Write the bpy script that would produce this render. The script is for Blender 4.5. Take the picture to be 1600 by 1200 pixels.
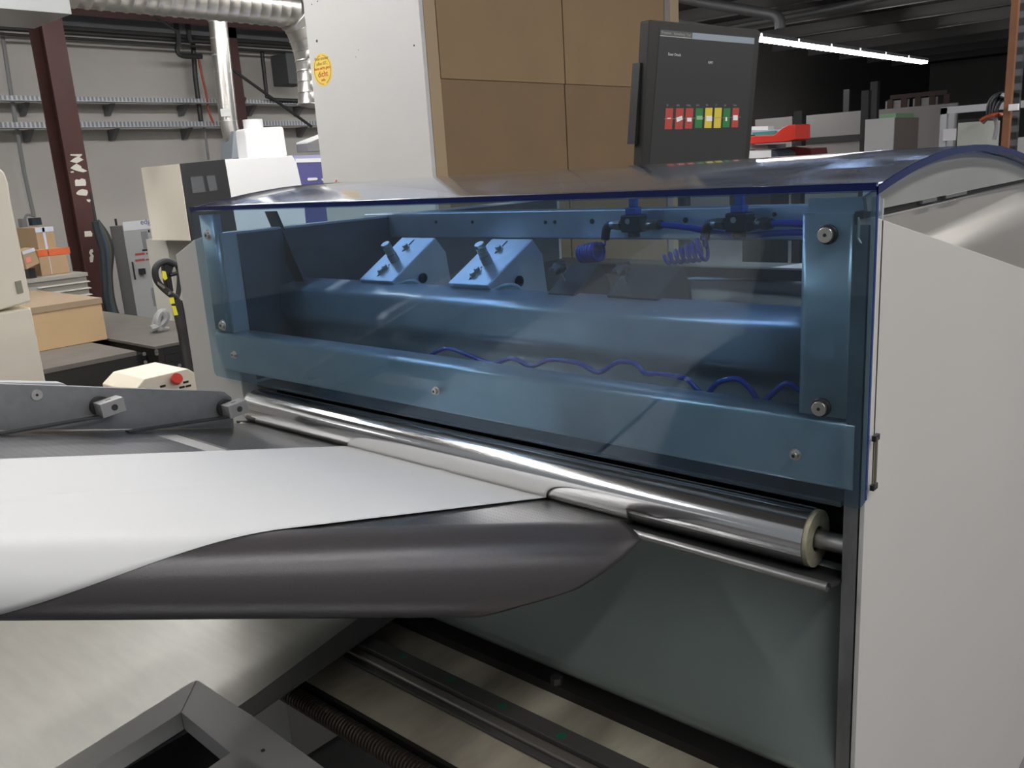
import bpy, math, random
from math import sin, cos, pi, radians
from mathutils import Vector as V, Matrix
random.seed(4)
for o in list(bpy.data.objects): bpy.data.objects.remove(o, do_unlink=True)
sc = bpy.context.scene

# ------------------------------------------------------------------ camera
YAW, PIT, ROL, FPX = -0.738229720, 0.243602312, -0.0634096814, 1357.1013
CAM = V((0, -1, 1.5))
_f = V((sin(YAW), cos(YAW), 0)); _r = V((cos(YAW), -sin(YAW), 0)); _u = V((0, 0, 1))
_F = cos(PIT)*_f - sin(PIT)*_u; _U = sin(PIT)*_f + cos(PIT)*_u
_R = cos(ROL)*_r + sin(ROL)*_U; _U = -sin(ROL)*_r + cos(ROL)*_U
cd = bpy.data.cameras.new('camera'); cam = bpy.data.objects.new('camera', cd)
sc.collection.objects.link(cam); sc.camera = cam
cd.sensor_width = 36; cd.sensor_fit = 'HORIZONTAL'; cd.lens = FPX/1600*36
cd.clip_start = 0.02; cd.clip_end = 200
cam.matrix_world = Matrix(((_R.x, _U.x, -_F.x, CAM.x), (_R.y, _U.y, -_F.y, CAM.y), (_R.z, _U.z, -_F.z, CAM.z), (0, 0, 0, 1)))
# ------------------------------------------------------------------ world, exposure
w = bpy.data.worlds.new('world'); sc.world = w; w.use_nodes = True
bg = w.node_tree.nodes['Background']; bg.inputs[0].default_value = (0.86, 0.92, 1.0, 1); bg.inputs[1].default_value = 0.20
sc.view_settings.view_transform = 'Standard'; sc.view_settings.look = 'None'
sc.view_settings.gamma = 1; sc.view_settings.use_curve_mapping = False
sc.view_settings.exposure = 0.13
LAMP = 29.0            # brightness of the tube lights

# ------------------------------------------------------------------ measuring helpers: where a sight line meets a real plane
def ray(x, y): return _R*(x-800) - _U*(y-600) + _F*FPX
def onX(x, y, X): d = ray(x, y); return CAM + d*((X-CAM.x)/d.x)
def onY(x, y, Y): d = ray(x, y); return CAM + d*((Y-CAM.y)/d.y)
def onZ(x, y, Z): d = ray(x, y); return CAM + d*((Z-CAM.z)/d.z)
def onP(x, y, P, n): d = ray(x, y); return CAM + d*(n.dot(P-CAM)/n.dot(d))
def proj(P):
    q = P-CAM; z = q.dot(_F); return (q.dot(_R)/z*FPX+800, -q.dot(_U)/z*FPX+600)

# ------------------------------------------------------------------ materials
MATS = {}
def mat(name, col, rough=.5, metal=0., spec=.5, noise=0., nscale=8., stretch=(1, 1, 1), bump=0., bscale=60., col2=None, emit=None, es=0., aniso=0., alpha=1.):
    if name in MATS: return MATS[name]
    m = bpy.data.materials.new(name); m.use_nodes = True; nt = m.node_tree; b = nt.nodes['Principled BSDF']
    b.inputs['Base Color'].default_value = (*col, 1); b.inputs['Roughness'].default_value = rough
    b.inputs['Metallic'].default_value = metal; b.inputs['Specular IOR Level'].default_value = spec
    if aniso: b.inputs['Anisotropic'].default_value = aniso
    if emit: b.inputs['Emission Color'].default_value = (*emit, 1); b.inputs['Emission Strength'].default_value = es
    if noise or bump:
        tc = nt.nodes.new('ShaderNodeTexCoord'); mp = nt.nodes.new('ShaderNodeMapping'); mp.inputs['Scale'].default_value = stretch
        nt.links.new(tc.outputs['Object'], mp.inputs[0])
    if noise:
        n = nt.nodes.new('ShaderNodeTexNoise'); n.inputs['Scale'].default_value = nscale; n.inputs['Detail'].default_value = 6
        nt.links.new(mp.outputs[0], n.inputs['Vector'])
        r = nt.nodes.new('ShaderNodeValToRGB'); r.color_ramp.elements[0].position = .3; r.color_ramp.elements[1].position = .7
        c2 = col2 or tuple(c*(1-noise) for c in col)
        r.color_ramp.elements[0].color = (*c2, 1); r.color_ramp.elements[1].color = (*col, 1)
        nt.links.new(n.outputs['Fac'], r.inputs[0]); nt.links.new(r.outputs[0], b.inputs['Base Color'])
    if bump:
        n2 = nt.nodes.new('ShaderNodeTexNoise'); n2.inputs['Scale'].default_value = bscale; n2.inputs['Detail'].default_value = 4
        nt.links.new(mp.outputs[0], n2.inputs['Vector'])
        bp = nt.nodes.new('ShaderNodeBump'); bp.inputs['Strength'].default_value = bump; bp.inputs['Distance'].default_value = .002
        nt.links.new(n2.outputs['Fac'], bp.inputs['Height']); nt.links.new(bp.outputs[0], b.inputs['Normal'])
    MATS[name] = m; return m

def acrylic(name, tint, haze_col, haze, dust=0., gl=.04):
    m = bpy.data.materials.new(name); m.use_nodes = True; nt = m.node_tree; nt.nodes.clear(); N = nt.nodes.new; L = nt.links.new
    out = N('ShaderNodeOutputMaterial'); tr = N('ShaderNodeBsdfTransparent'); tr.inputs[0].default_value = (*tint, 1)
    g = N('ShaderNodeBsdfGlossy'); g.inputs['Roughness'].default_value = gl; g.inputs[0].default_value = (1, 1, 1, 1)
    df = N('ShaderNodeBsdfDiffuse'); df.inputs[0].default_value = (*haze_col, 1)
    lw = N('ShaderNodeLayerWeight'); lw.inputs[0].default_value = .5
    pw = N('ShaderNodeMath'); pw.operation = 'POWER'; pw.inputs[1].default_value = 5; L(lw.outputs['Facing'], pw.inputs[0])
    fr = N('ShaderNodeMapRange'); fr.inputs[3].default_value = .037; fr.inputs[4].default_value = 1.0; L(pw.outputs[0], fr.inputs[0])
    m1 = N('ShaderNodeMixShader'); m2 = N('ShaderNodeMixShader')
    tc = N('ShaderNodeTexCoord'); mp = N('ShaderNodeMapping'); n = N('ShaderNodeTexNoise')
    mp.inputs['Scale'].default_value = (1.2, 7, 3) if dust else (1.5, 1, 5)
    n.inputs['Scale'].default_value = 3; n.inputs['Detail'].default_value = 8; n.inputs['Roughness'].default_value = .65
    L(tc.outputs['Object'], mp.inputs[0]); L(mp.outputs[0], n.inputs['Vector'])
    r = N('ShaderNodeMapRange'); r.inputs[1].default_value = .42; r.inputs[2].default_value = .72
    r.inputs[3].default_value = haze; r.inputs[4].default_value = haze + dust
    L(n.outputs['Fac'], r.inputs[0]); L(r.outputs[0], m1.inputs[0]); L(tr.outputs[0], m1.inputs[1]); L(df.outputs[0], m1.inputs[2])
    L(fr.outputs[0], m2.inputs[0]); L(m1.outputs[0], m2.inputs[1]); L(g.outputs[0], m2.inputs[2]); L(m2.outputs[0], out.inputs[0])
    MATS[name] = m; return m

def patterned(name, col, col2, rough, metal, vecscale, kind='brick', bump=0., rot=0, loc=(0, 0, 0)):
    m = bpy.data.materials.new(name); m.use_nodes = True; nt = m.node_tree; b = nt.nodes['Principled BSDF']; N = nt.nodes.new; L = nt.links.new
    b.inputs['Roughness'].default_value = rough; b.inputs['Metallic'].default_value = metal
    tc = N('ShaderNodeTexCoord'); mp = N('ShaderNodeMapping'); mp.inputs['Scale'].default_value = vecscale; mp.inputs['Rotation'].default_value = (0, 0, rot); mp.inputs['Location'].default_value = loc
    L(tc.outputs['Object'], mp.inputs[0])
    if kind == 'dots':
        v = N('ShaderNodeTexVoronoi'); v.inputs['Randomness'].default_value = 0.0; v.inputs['Scale'].default_value = 1
        L(mp.outputs[0], v.inputs['Vector']); r = N('ShaderNodeMapRange'); r.inputs[1].default_value = .22; r.inputs[2].default_value = .32
        L(v.outputs['Distance'], r.inputs[0]); fac = r.outputs[0]
    else:
        wv = N('ShaderNodeTexWave'); wv.inputs['Scale'].default_value = 1; wv.inputs['Distortion'].default_value = 0; L(mp.outputs[0], wv.inputs['Vector']); fac = wv.outputs['Fac']
    mx = N('ShaderNodeMix'); mx.data_type = 'RGBA'; mx.inputs[6].default_value = (*col2, 1); mx.inputs[7].default_value = (*col, 1)
    L(fac, mx.inputs[0]); L(mx.outputs[2], b.inputs['Base Color'])
    if bump:
        bp = N('ShaderNodeBump'); bp.inputs['Strength'].default_value = bump; bp.inputs['Distance'].default_value = .001
        L(fac, bp.inputs['Height']); L(bp.outputs[0], b.inputs['Normal'])
    MATS[name] = m; return m

cream = mat('machine_cream', (.47, .455, .42), .42, noise=.04, nscale=2)
alu = mat('milled_aluminium', (.30, .30, .30), .42, .75, noise=.35, nscale=30, stretch=(1, 1, .35), bump=.1)
steel = mat('brushed_steel', (.50, .49, .47), .34, 1., noise=.12, nscale=3, stretch=(1, 1, 12), bump=.03, bscale=20)
stain = mat('stainless_hood', (.66, .62, .56), .33, .75, noise=.06, nscale=2)
chrome = mat('polished_roller', (.80, .79, .77), .13, 1.)
galv = mat('galvanised_sheet', (.66, .69, .70), .32, .6, noise=.12, nscale=14)
darkm = mat('dark_steel', (.055, .055, .055), .45, .5, noise=.3, nscale=12)
black = mat('black_plastic', (.012, .012, .013), .45)
blackm = mat('black_metal_and_shade', (.012, .011, .010), .5, .2)  # black metal parts, also the shade in the gap and behind the roller
zinc = mat('zinc_screw', (.55, .54, .5), .3, 1.)
brass = mat('nickel_fitting', (.45, .41, .33), .3, 1.)
blueh = mat('blue_hose', (.02, .06, .42), .25, spec=.6)
bluecap = mat('blue_plastic', (.03, .10, .35), .35)
whitep = mat('white_paper', (.62, .62, .60), .55, noise=.015, nscale=2)
darkp = mat('dark_sheet_back', (.060, .054, .055), .30, .0, spec=.5, noise=.12, nscale=260, bump=.12, bscale=700)
chute = mat('green_grey_sheet', (.27, .32, .295), .36, .55, noise=.12, nscale=5)
mottle = mat('mottled_base_plate', (.78, .70, .54), .42, .5, noise=.5, nscale=9, stretch=(1, .35, 1), col2=(.30, .26, .20), bump=.1)
brushed = mat('brushed_panel', (.33, .32, .285), .36, .7, noise=.10, nscale=3, stretch=(3, 14, 1), bump=.05, bscale=40)
bronze = mat('lead_screw_bronze', (.16, .125, .10), .35, .9)
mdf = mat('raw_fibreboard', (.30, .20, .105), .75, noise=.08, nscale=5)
mdf_shaded = mat('fibreboard_in_shadow', (.235, .155, .08), .75, noise=.08, nscale=5)  # fibreboard with a lamp shadow put into its colour
board = mat('pale_board', (.60, .59, .56), .55, noise=.03, nscale=3)
cblock = mat('clamp_block_metal', (.33, .325, .31), .4, .5)

# ------------------------------------------------------------------ mesh helpers
class MB:
    def __init__(s): s.v = []; s.f = []
    def add(s, vs, fs): n = len(s.v); s.v += [tuple(p) for p in vs]; s.f += [tuple(i+n for i in f) for f in fs]; return s
    def box(s, x0, x1, y0, y1, z0, z1):
        x0, x1 = sorted((x0, x1)); y0, y1 = sorted((y0, y1)); z0, z1 = sorted((z0, z1))
        return s.add([(x, y, z) for x in (x0, x1) for y in (y0, y1) for z in (z0, z1)],
                     [(0, 1, 3, 2), (4, 6, 7, 5), (0, 4, 5, 1), (2, 3, 7, 6), (0, 2, 6, 4), (1, 5, 7, 3)])
    def obox(s, c, ax, ay, az):   # centre and half-axis vectors
        c = V(c); P = [c+i*V(ax)+j*V(ay)+k*V(az) for i in (-1, 1) for j in (-1, 1) for k in (-1, 1)]
        return s.add(P, [(0, 1, 3, 2), (4, 6, 7, 5), (0, 4, 5, 1), (2, 3, 7, 6), (0, 2, 6, 4), (1, 5, 7, 3)])
    def prism(s, pts, off):
        n = len(pts); off = V(off); P = [V(p) for p in pts] + [V(p)+off for p in pts]
        return s.add(P, [tuple(range(n)), tuple(range(2*n-1, n-1, -1))] + [(i, i+n, (i+1) % n+n, (i+1) % n) for i in range(n)])
    def cyl(s, a, b, r, n=20, r2=None, caps=True):
        a, b = V(a), V(b); d = (b-a).normalized(); t = d.orthogonal().normalized(); q = d.cross(t); r2 = r if r2 is None else r2
        P = [a+(t*cos(2*pi*i/n)+q*sin(2*pi*i/n))*r for i in range(n)] + [b+(t*cos(2*pi*i/n)+q*sin(2*pi*i/n))*r2 for i in range(n)]
        F = [(i, (i+1) % n, (i+1) % n+n, i+n) for i in range(n)]
        if caps: F += [tuple(range(n-1, -1, -1)), tuple(range(n, 2*n))]
        return s.add(P, F)
    def tube(s, pts, r, n=10, closed=False):
        pts = [V(p) for p in pts]; m = len(pts); base = len(s.v); t = None
        for k, p in enumerate(pts):
            d = (pts[min(k+1, m-1)]-pts[max(k-1, 0)]).normalized()
            if t is None: t = d.orthogonal().normalized()
            t = (t-d*t.dot(d)).normalized(); q = d.cross(t)
            s.v += [tuple(p+(t*cos(2*pi*i/n)+q*sin(2*pi*i/n))*r) for i in range(n)]
        for k in range(m-1):
            for i in range(n):
                a = base+k*n+i; b = base+k*n+(i+1) % n; s.f.append((a, b, b+n, a+n))
        s.f.append(tuple(base+i for i in range(n-1, -1, -1))); s.f.append(tuple(base+(m-1)*n+i for i in range(n)))
        return s
    def ring(s, c, d, ro, ri, h, n=28):
        c = V(c); d = V(d).normalized(); t = d.orthogonal().normalized(); q = d.cross(t); P = []
        for (r, hh) in ((ro, 0), (ro, h), (ri, h), (ri, 0)): P += [c+d*hh+(t*cos(2*pi*i/n)+q*sin(2*pi*i/n))*r for i in range(n)]
        return s.add(P, [(k*n+i, k*n+(i+1) % n, ((k+1) % 4)*n+(i+1) % n, ((k+1) % 4)*n+i) for k in range(4) for i in range(n)])
    def grid(s, rows, thick=None):
        h, wd = len(rows), len(rows[0]); base = len(s.v)
        for r in rows: s.v += [tuple(p) for p in r]
        for i in range(h-1):
            for j in range(wd-1): a = base+i*wd+j; s.f.append((a, a+1, a+wd+1, a+wd))
        return s
    def build(s, name, m, parent=None, bevel=0, seg=2, smooth=True, solid=0, auto=35):
        me = bpy.data.meshes.new(name); me.from_pydata(s.v, [], s.f); me.validate()
        import bmesh
        bm = bmesh.new(); bm.from_mesh(me); bmesh.ops.recalc_face_normals(bm, faces=bm.faces[:])
        if smooth:
            for f in bm.faces: f.smooth = True
            for e in bm.edges:
                if len(e.link_faces) == 2 and e.calc_face_angle(0) > radians(auto): e.smooth = False
        bm.to_mesh(me); bm.free()
        me.materials.append(m); o = bpy.data.objects.new(name, me); sc.collection.objects.link(o)
        if solid: md = o.modifiers.new('solid', 'SOLIDIFY'); md.thickness = solid; md.offset = -1
        if bevel: md = o.modifiers.new('bevel', 'BEVEL'); md.width = bevel; md.segments = seg; md.limit_method = 'ANGLE'; md.harden_normals = True
        if parent: o.parent = parent; o.matrix_parent_inverse = Matrix.Translation(-parent.location)
        return o
def tag(o, label, cat, group=None):
    o['label'] = label; o['category'] = cat
    if group: o['group'] = group
    return o
def thing(name, label, cat, loc=(0, 0, 0), group=None):
    o = bpy.data.objects.new(name, None); sc.collection.objects.link(o); o.location = loc; o.empty_display_size = .05
    return tag(o, label, cat, group)
def struct(o): o['kind'] = 'structure'; return o
def text(s, name, m, p, right, up, size, parent, align='LEFT'):
    c = bpy.data.curves.new(name, 'FONT'); c.body = s; c.size = size; c.extrude = .0002; c.align_x = align
    t = bpy.data.objects.new(name, c); sc.collection.objects.link(t)
    me = bpy.data.meshes.new_from_object(t); bpy.data.objects.remove(t)
    o = bpy.data.objects.new(name, me); sc.collection.objects.link(o); me.materials.append(m)
    r = V(right).normalized(); u = V(up); u = (u-r*u.dot(r)).normalized(); n = r.cross(u); p = V(p)
    M = Matrix(((r.x, u.x, n.x, p.x), (r.y, u.y, n.y, p.y), (r.z, u.z, n.z, p.z), (0, 0, 0, 1)))
    o.matrix_world = M
    if parent: o.parent = parent; o.matrix_parent_inverse = Matrix.Translation(-parent.location)
    return o
def BX(X, a, b, depth, grow=(0, 0)):     # box whose +X face shows between two sight points
    p, q = onX(*a, X), onX(*b, X); return MB().box(X-depth, X, p.y, q.y, p.z, q.z)
def BY(Y, a, b, depth):                   # box whose front (-Y) face shows between two sight points
    p, q = onY(*a, Y), onY(*b, Y); return MB().box(p.x, q.x, Y, Y+depth, p.z, q.z)

# ================================================================== THE HALL
wallm = mat('painted_blockwork', (.62, .585, .53), .8, noise=.10, nscale=1.2, bump=.2, bscale=9)
wallb = mat('grey_back_wall', (.32, .30, .28), .85, noise=.12, nscale=1)
floorm = mat('concrete_floor', (.16, .155, .15), .55, noise=.25, nscale=2)
ceilm = mat('dark_roof_deck', (.040, .035, .033), .8, noise=.2, nscale=1)
XW, YB, ZC = -10.5, 34.0, 4.2
struct(MB().box(XW-.3, 6, -8, YB+.3, -.2, 0).build('floor', floorm))
struct(MB().box(XW-.3, 6, -3, YB+.3, ZC, ZC+.2).build('ceiling', ceilm))
struct(MB().box(XW-.3, XW, -8, 9, 0, ZC).build('wall_left', wallm))
struct(MB().box(XW-.3, XW, 9, YB, 0, ZC).build('wall_left_rear', mat('dimmed_rear_wall', (.07, .065, .06), .85, noise=.2, nscale=.6)))  # darker colour stands for the weak light on the far wall
struct(MB().box(XW, 6, YB, YB+.3, 0, ZC).build('wall_back', wallb))

# ================================================================== TUBE LIGHTS
lampm = mat('tube_light_emitter', (1, 1, 1), .5, emit=(1.0, .985, 1.0), es=LAMP)
lampb = mat('lamp_body_white', (.6, .6, .6), .5)
ZL = 3.3
PL = onZ(1188, 62, ZL); PL2 = onZ(1455, 97, ZL)
def lamp_row(x, y0, y1, label, group='rows of ceiling tube lights', nseg=4, z=ZL, wd=.09):
    t = thing('tube_light', label, 'ceiling light', (x, (y0+y1)/2, z), group)
    L = (y1-y0)/nseg
    for k in range(nseg):
        a = y0+k*L+.04; b = y0+(k+1)*L-.04
        MB().box(x-wd, x+wd, a, b, z+.03, z+.09).build('housing', lampb, t)
        MB().box(x-wd*.8, x+wd*.8, a+.02, b-.02, z-.02, z+.029).build('diffuser', lampm, t)
    return t
lamp_row(PL.x, PL2.y-14.5, PL2.y, 'long row of bright tube lights under the dark roof, right of the screen', nseg=10)
print('LAMPROW', PL, PL2)
lamp_row(.9, -2.4, 5, 'row of ceiling tube lights overhead, in front of the machine')
lamp_row(3.0, -1.5, 7.5, 'added row of ceiling tube lights out of view, far to the right of the machine')  # added out of view to brighten the side cover
lamp_row(-3.0, -3.6, 1.2, 'row of ceiling tube lights overhead, left of the machine')
lamp_row(-4.25, -1, 4.8, 'added row of ceiling tube lights out of view, above the ivory machine')  # unseen extra row, added to brighten the ivory machine
lamp_row(-6.6, -4, 6, 'row of ceiling tube lights overhead, near the pale left wall')

# ================================================================== MACHINE FRAME
XR, XL = -.349, -1.842
body = thing('sheet_machine', 'cream and steel sheet processing machine body around the roller, filling the foreground', 'machine', (-1.1, .3, 0))
# right side housing
pb = [(V((0, .010, 1.421))), V((0, onX(1600, 420, -.352).y, onX(1600, 420, -.352).z)), V((0, 3.0, .812)), V((0, 3.0, .0)), V((0, .010, .0))]
MB().prism([(-.352, p.y, p.z) for p in pb], (-.006, 0, 0)).build('side_cover', cream, body, bevel=.001)
MB().prism([(-.3785, p.y+.002, p.z-(.008 if p.z > .1 else 0)) for p in pb], (.018, 0, 0)).build('side_plate', alu, body, bevel=.0006)
# stainless hood above the diagonal
def hood_rows():
    rows = []
    for i in range(41):
        y = .008+i*.03; row = []
        zt = 1.4215; zd = 1.421-.2035*(y-.01)-.03
        zc = zt-.022-.05*max(0, .75-y)*min(1, y/.15)
        for k in range(15):
            fc = (zt-zc)/(zt-zd)
            t = fc*k/6 if k <= 6 else fc+(1-fc)*(k-6)/8
            z = zt+(zd-zt)*t; x = -.372
            # upper strip upright, below the crease it slopes outwards and faces up
            if z < zc: x += min(.016, (zc-z)*.55)
            x -= .012*max(0, (y-.45))*(1-t)
            row.append((x, y, z))
        rows.append(row)
    return rows
MB().grid(hood_rows()).build('stainless_hood', stain, body, solid=.002, auto=50)
# end plate below the curved cover, black strip between standing in for the shaded gap
ARC = [(0, 1.455), (.03, 1.4608), (.06, 1.466), (.105, 1.473), (.15, 1.479), (.20, 1.484), (.25, 1.488), (.31, 1.4903), (.37, 1.491), (.44, 1.4895), (.51, 1.486), (.60, 1.4785), (.68, 1.469), (.76, 1.457), (.84, 1.441), (.90, 1.424)]
endp = [(-.362, y+.004, z-.011) for y, z in ARC[:-1]] + [(-.362, .86, 1.4255), (-.362, .012, 1.4275)]
MB().prism(endp, (-.004, 0, 0)).build('end_plate', mat('end_plate_grey', (.34, .345, .32), .45, .5, noise=.12, nscale=6), body)
MB().box(-.376, -.366, .01, .9, 1.4195, 1.4275).build('gap_shade_strip', blackm, body)
MB().box(-.368, -.3605, .20, .26, 1.4225, 1.4265).build('hinge_pin', zinc, body)
MB().box(-.368, -.3605, .30, .40, 1.4225, 1.4268).build('hinge_pin', zinc, body)
# left housing
lp = [onY(274, 398, .02), onY(302, 375, .02)]
MB().prism([(lp[0].x, .02, lp[0].z), (lp[1].x, .02, lp[1].z), (-1.80, .02, 1.40), (-1.765, .02, 1.40), (-1.765, .02, .05), (lp[0].x, .02, .05)], (0, 1.2, 0)).build('left_housing', cream, body, bevel=.003)
MB().box(-1.7649, -1.760, .06, 1.2, 1.06, 1.395).build('inner_shade_liner', mat('liner_shade_dark', (.10, .11, .12), .4, .5, noise=.2), body)  # dark liner added for the shade on the housing's inner face
# nose bar below roller, nip plate
for nm, y0, y1, z0, z1, m in (('nose_bar', -.028, -.016, .966, .979, steel),):
    MB().cyl((-1.72, -.020, .978), (-.383, -.020, .970), .0062, 16).build('nose_bar', steel, body)
MB().prism([(-1.74, -.020, .984), (-1.74, .09, .957), (-.379, .09, .948), (-.379, -.020, .976)], (0, 0, -.006)).build('nip_plate', darkm, body)
MB().box(-1.75, -.379, .100, .105, .93, 1.045).build('shade_backing', blackm, body)  # black sheet added for the darkness behind the roller
# chute panel
rows = []
for (y, z) in [(.062, .965), (.060, .93), (.054, .88), (.046, .83), (.037, .78), (.028, .74), (.020, .705), (.014, .682), (.0125, .672), (.014, .664), (.022, .656), (.036, .651), (.06, .650)]:
    rows.append([(-1.76+(-.379+1.76)*k/12, y, z) for k in range(13)])
MB().grid(rows).build('chute_panel', chute, body, solid=.003, auto=60)
# interior beams seen through the guard
def profile(pts, x0, x1, name, m, solid=.003, auto=20): 
    rows = [[(x0, y, z), (x1, y, z)] for y, z in pts]
    return MB().grid(rows).build(name, m, body, solid=solid, auto=auto)
def fillet(pts, r, n=4):
    out = [pts[0]]
    for i in range(1, len(pts)-1):
        p0, p, p1 = [V((a[0], a[1], 0)) for a in pts[i-1:i+2]]
        a = p+(p0-p).normalized()*min(r, (p0-p).length*.45); b = p+(p1-p).normalized()*min(r, (p1-p).length*.45)
        for k in range(n+1):
            t = k/n; q = a*(1-t)**2+p*2*t*(1-t)+b*t*t; out.append((q.x, q.y))
    return out+[pts[-1]]
profile(fillet([(.215, 1.278), (.150, 1.264), (.142, 1.195), (.172, 1.165), (.172, 1.08)], .012), -1.79, -.40, 'cross_beam', galv, auto=60)
MB().box(-1.79, -.40, .06, .172, 1.045, 1.052).build('inner_tray', mat('inner_tray_grey', (.22, .23, .23), .45, .6, noise=.2), body)
MB().cyl((-.93, .128, 1.094), (-.40, .128, 1.094), .009, 12).build('guide_rod', blackm, body)
MB().box(-1.79, -.40, .22, 1.25, 1.19, 1.205).build('rear_bed', mat('rear_bed_grey', (.06, .06, .06), .4, .4, noise=.2), body)
# rear rail with holes
rl0, rl1 = onY(700, 332, .5), onY(1240, 378, .5)
MB().box(-1.86, -.40, .50, .56, 1.343, 1.404).build('rear_rail', galv, body, bevel=.003)
for px, py, r in ((681, 347, .004), (738, 347, .004), (852, 347.5, .004), (866.5, 347, .004), (925, 346, .0055), (1071, 344, .0055), (1210, 335, .004)):
    p = onY(px, py, .499); MB().cyl((p.x, .4985, p.z), (p.x, .5015, p.z), r, 12).build('rail_hole', black, body)
bk = onY(1070, 443, .45)
MB().box(bk.x-.6, -.40, .9, .93, 1.21, 1.235).build('brush_strip', blackm, body)
# slanted dark bar at the left inside
a0, a1 = onY(423, 330, .18), onY(470, 440, .18)
MB().obox((a0+a1)/2, (a1-a0)/2, (.020, 0, .0), (0, .004, 0)).build('slanted_dark_bar', darkm, body)

# ---- lower works
ZB = .62
def sx(px, py, z): return onZ(px, py, z)
y_a = sx(800, 1063, ZB).y; y_b = sx(735, 1066, ZB+.02).y
MB().box(-1.9, -.40, -1.0, .10, ZB-.012, ZB).build('base_plate', mottle, body)
yk = (sx(690, 1010, ZB+.001).y+sx(1033, 1153, ZB+.001).y)/2
MB().box(-1.9, -.379, yk, .10, ZB, ZB+.018).build('black_channel', blackm, body)
p = sx(870, 1065, ZB+.02); MB().cyl((p.x, p.y, ZB+.018), (p.x, p.y, ZB+.03), .011, 6).build('hex_bolt', darkm, body)
yr0 = sx(735, 1066, ZB).y; yr1 = sx(700, 1120, ZB).y
yd1 = (sx(645, 1024, ZB+.02).y+sx(827, 1109, ZB+.02).y)/2; yd0 = (sx(590, 1013, ZB+.02).y+sx(827, 1145, ZB+.02).y)/2
MB().box(-1.9, -.40, yd0, yd1, ZB, ZB+.020).build('slide_rail', mat('rail_dark', (.085, .08, .075), .45, .4), body, bevel=.002)
MB().box(-1.9, -.40, yd0-.020, yd0-.0005, ZB, ZB+.012).build('slide_rail', mat('rail_light', (.42, .38, .33), .35, .8, noise=.2, nscale=9), body, bevel=.004)
MB().box(-1.9, -.40, yd0-.034, yd0-.0205, ZB, ZB+.006).build('slide_rail', mat('rail_dark', (.06, .055, .05), .4, .6), body, bevel=.002)
for px, py in ((630, 1025), (705, 1062), (785, 1104), (877, 1150)):
    p = sx(px, py, ZB+.02); MB().cyl((p.x, p.y, ZB+.0195), (p.x, p.y, ZB+.0208), .008, 20).build('green_plug', mat('green_plastic_plug', (.012, .10, .06), .5), body)['label'] = 'dark green plug'
# front edge of the base: black wall, then opening
ye = (sx(480, 1062, ZB).y+sx(712, 1200, ZB).y)/2
for o in list(sc.objects):
    if o.name.startswith('base_plate'): bpy.data.objects.remove(o)
MB().box(-1.9, -.40, ye, .10, ZB-.012, ZB).build('base_plate', mottle, body)
MB().box(-1.9, -.40, ye-.008, ye, ZB-.06, ZB-.001).build('black_edge', blackm, body)
MB().box(-1.9, -.40, -1.0, ye-.02, .40, .41).build('lower_tray', mat('lower_tray_polished', (.55, .56, .56), .22, .9, noise=.4, nscale=6, col2=(.2, .2, .2)), body)
for k in range(4):
    x = -1.55+k*.14; MB().box(x, x+.012, -1.0, ye-.02, .41, .425).build('tray_rib', darkm, body)
# brushed swing panel at lower left with its flange
zp = .66
P1, P2 = sx(557, 968, zp), sx(400, 1085, zp)
E1, E2 = sx(612, 968, zp-.01), sx(400, 1115, zp-.01)
dv = (P2-P1); P1b = P1-dv*.5; P2b = P2+dv*1.5
ev = (E2-E1); E1b = E1-ev*.5; E2b = E2+ev*1.0
panel = thing('swing_panel', 'large brushed metal panel at the lower left below the dark curled sheet', 'panel', (P1.x-.3, P1.y-.3, zp-.02))
MB().prism([P1b, P2, sx(372, 1104, zp), sx(330, 1100, zp), sx(296, 1094, zp), sx(110, 1207, zp), sx(-60, 1310, zp), (P2b.x-1.4, P2b.y-.25, zp), (P1b.x-1.4, P1b.y-.05, zp)], (0, 0, -.004)).build('panel_sheet', brushed, panel)
MB().prism([P1b+V((.0002, 0, 0)), E1b, E2, sx(374, 1132, zp-.01), sx(372, 1104.5, zp), P2+V((.0002, 0, 0))], (0, 0, -.003)).build('panel_flange', mat('flange_steel', (.22, .215, .20), .4, .7, noise=.15, nscale=6), panel)
MB().prism([sx(110, 1215, .55), sx(283, 1095, .55), sx(372, 1180, .55), sx(340, 1240, .55), sx(150, 1290, .55)], (0, 0, -.02)).build('dark_cover_plate', darkm, body)
MB().prism([sx(180, 1204, .551), sx(303, 1134, .551), sx(306, 1137, .551), sx(186, 1208, .551)], (0, 0, .006)).build('cover_rib', alu, body)
# bracket frame with a window
zf = .72
def F(px, py): return sx(px, py, zf)
fr = thing('bracket_frame', 'thick light metal bracket with a square window, at the bottom left edge', 'bracket', (F(300, 1120).x, F(300, 1120).y, zf-.03))
o1, o2, o3, o4 = F(85, 1200), F(296, 1067), F(312, 1064), F(367, 1101)
i1, i2, i3 = F(145, 1200), F(283, 1113), F(360, 1176)
o5 = F(505, 1200)
ext = (o1-o2)*1.0; ex2 = (o5-o4)*.8
tmid = F(307, 1063)
MB().prism([o1+ext, o2, tmid, i2, i1+(i1-i2)*1.0], (0, 0, -.03)).build('frame_arm', cblock, fr, bevel=.001)
MB().prism([tmid, o3, o4, F(395, 1118), o5+ex2, i3+(i3-F(320, 1200))*-.9+ex2*.2, i3, i2], (0, 0, -.03)).build('frame_arm', cblock, fr, bevel=.001)
MB().prism([i3, i3-(i3-F(325, 1200))*2.0, F(400, 1290), F(420, 1200)], (0, 0, -.03)).build('frame_arm', cblock, fr)
p = F(411, 1173); MB().cyl((p.x, p.y, zf), (p.x, p.y, zf+.001), .003, 10).build('bolt_hole', black, fr)

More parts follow.
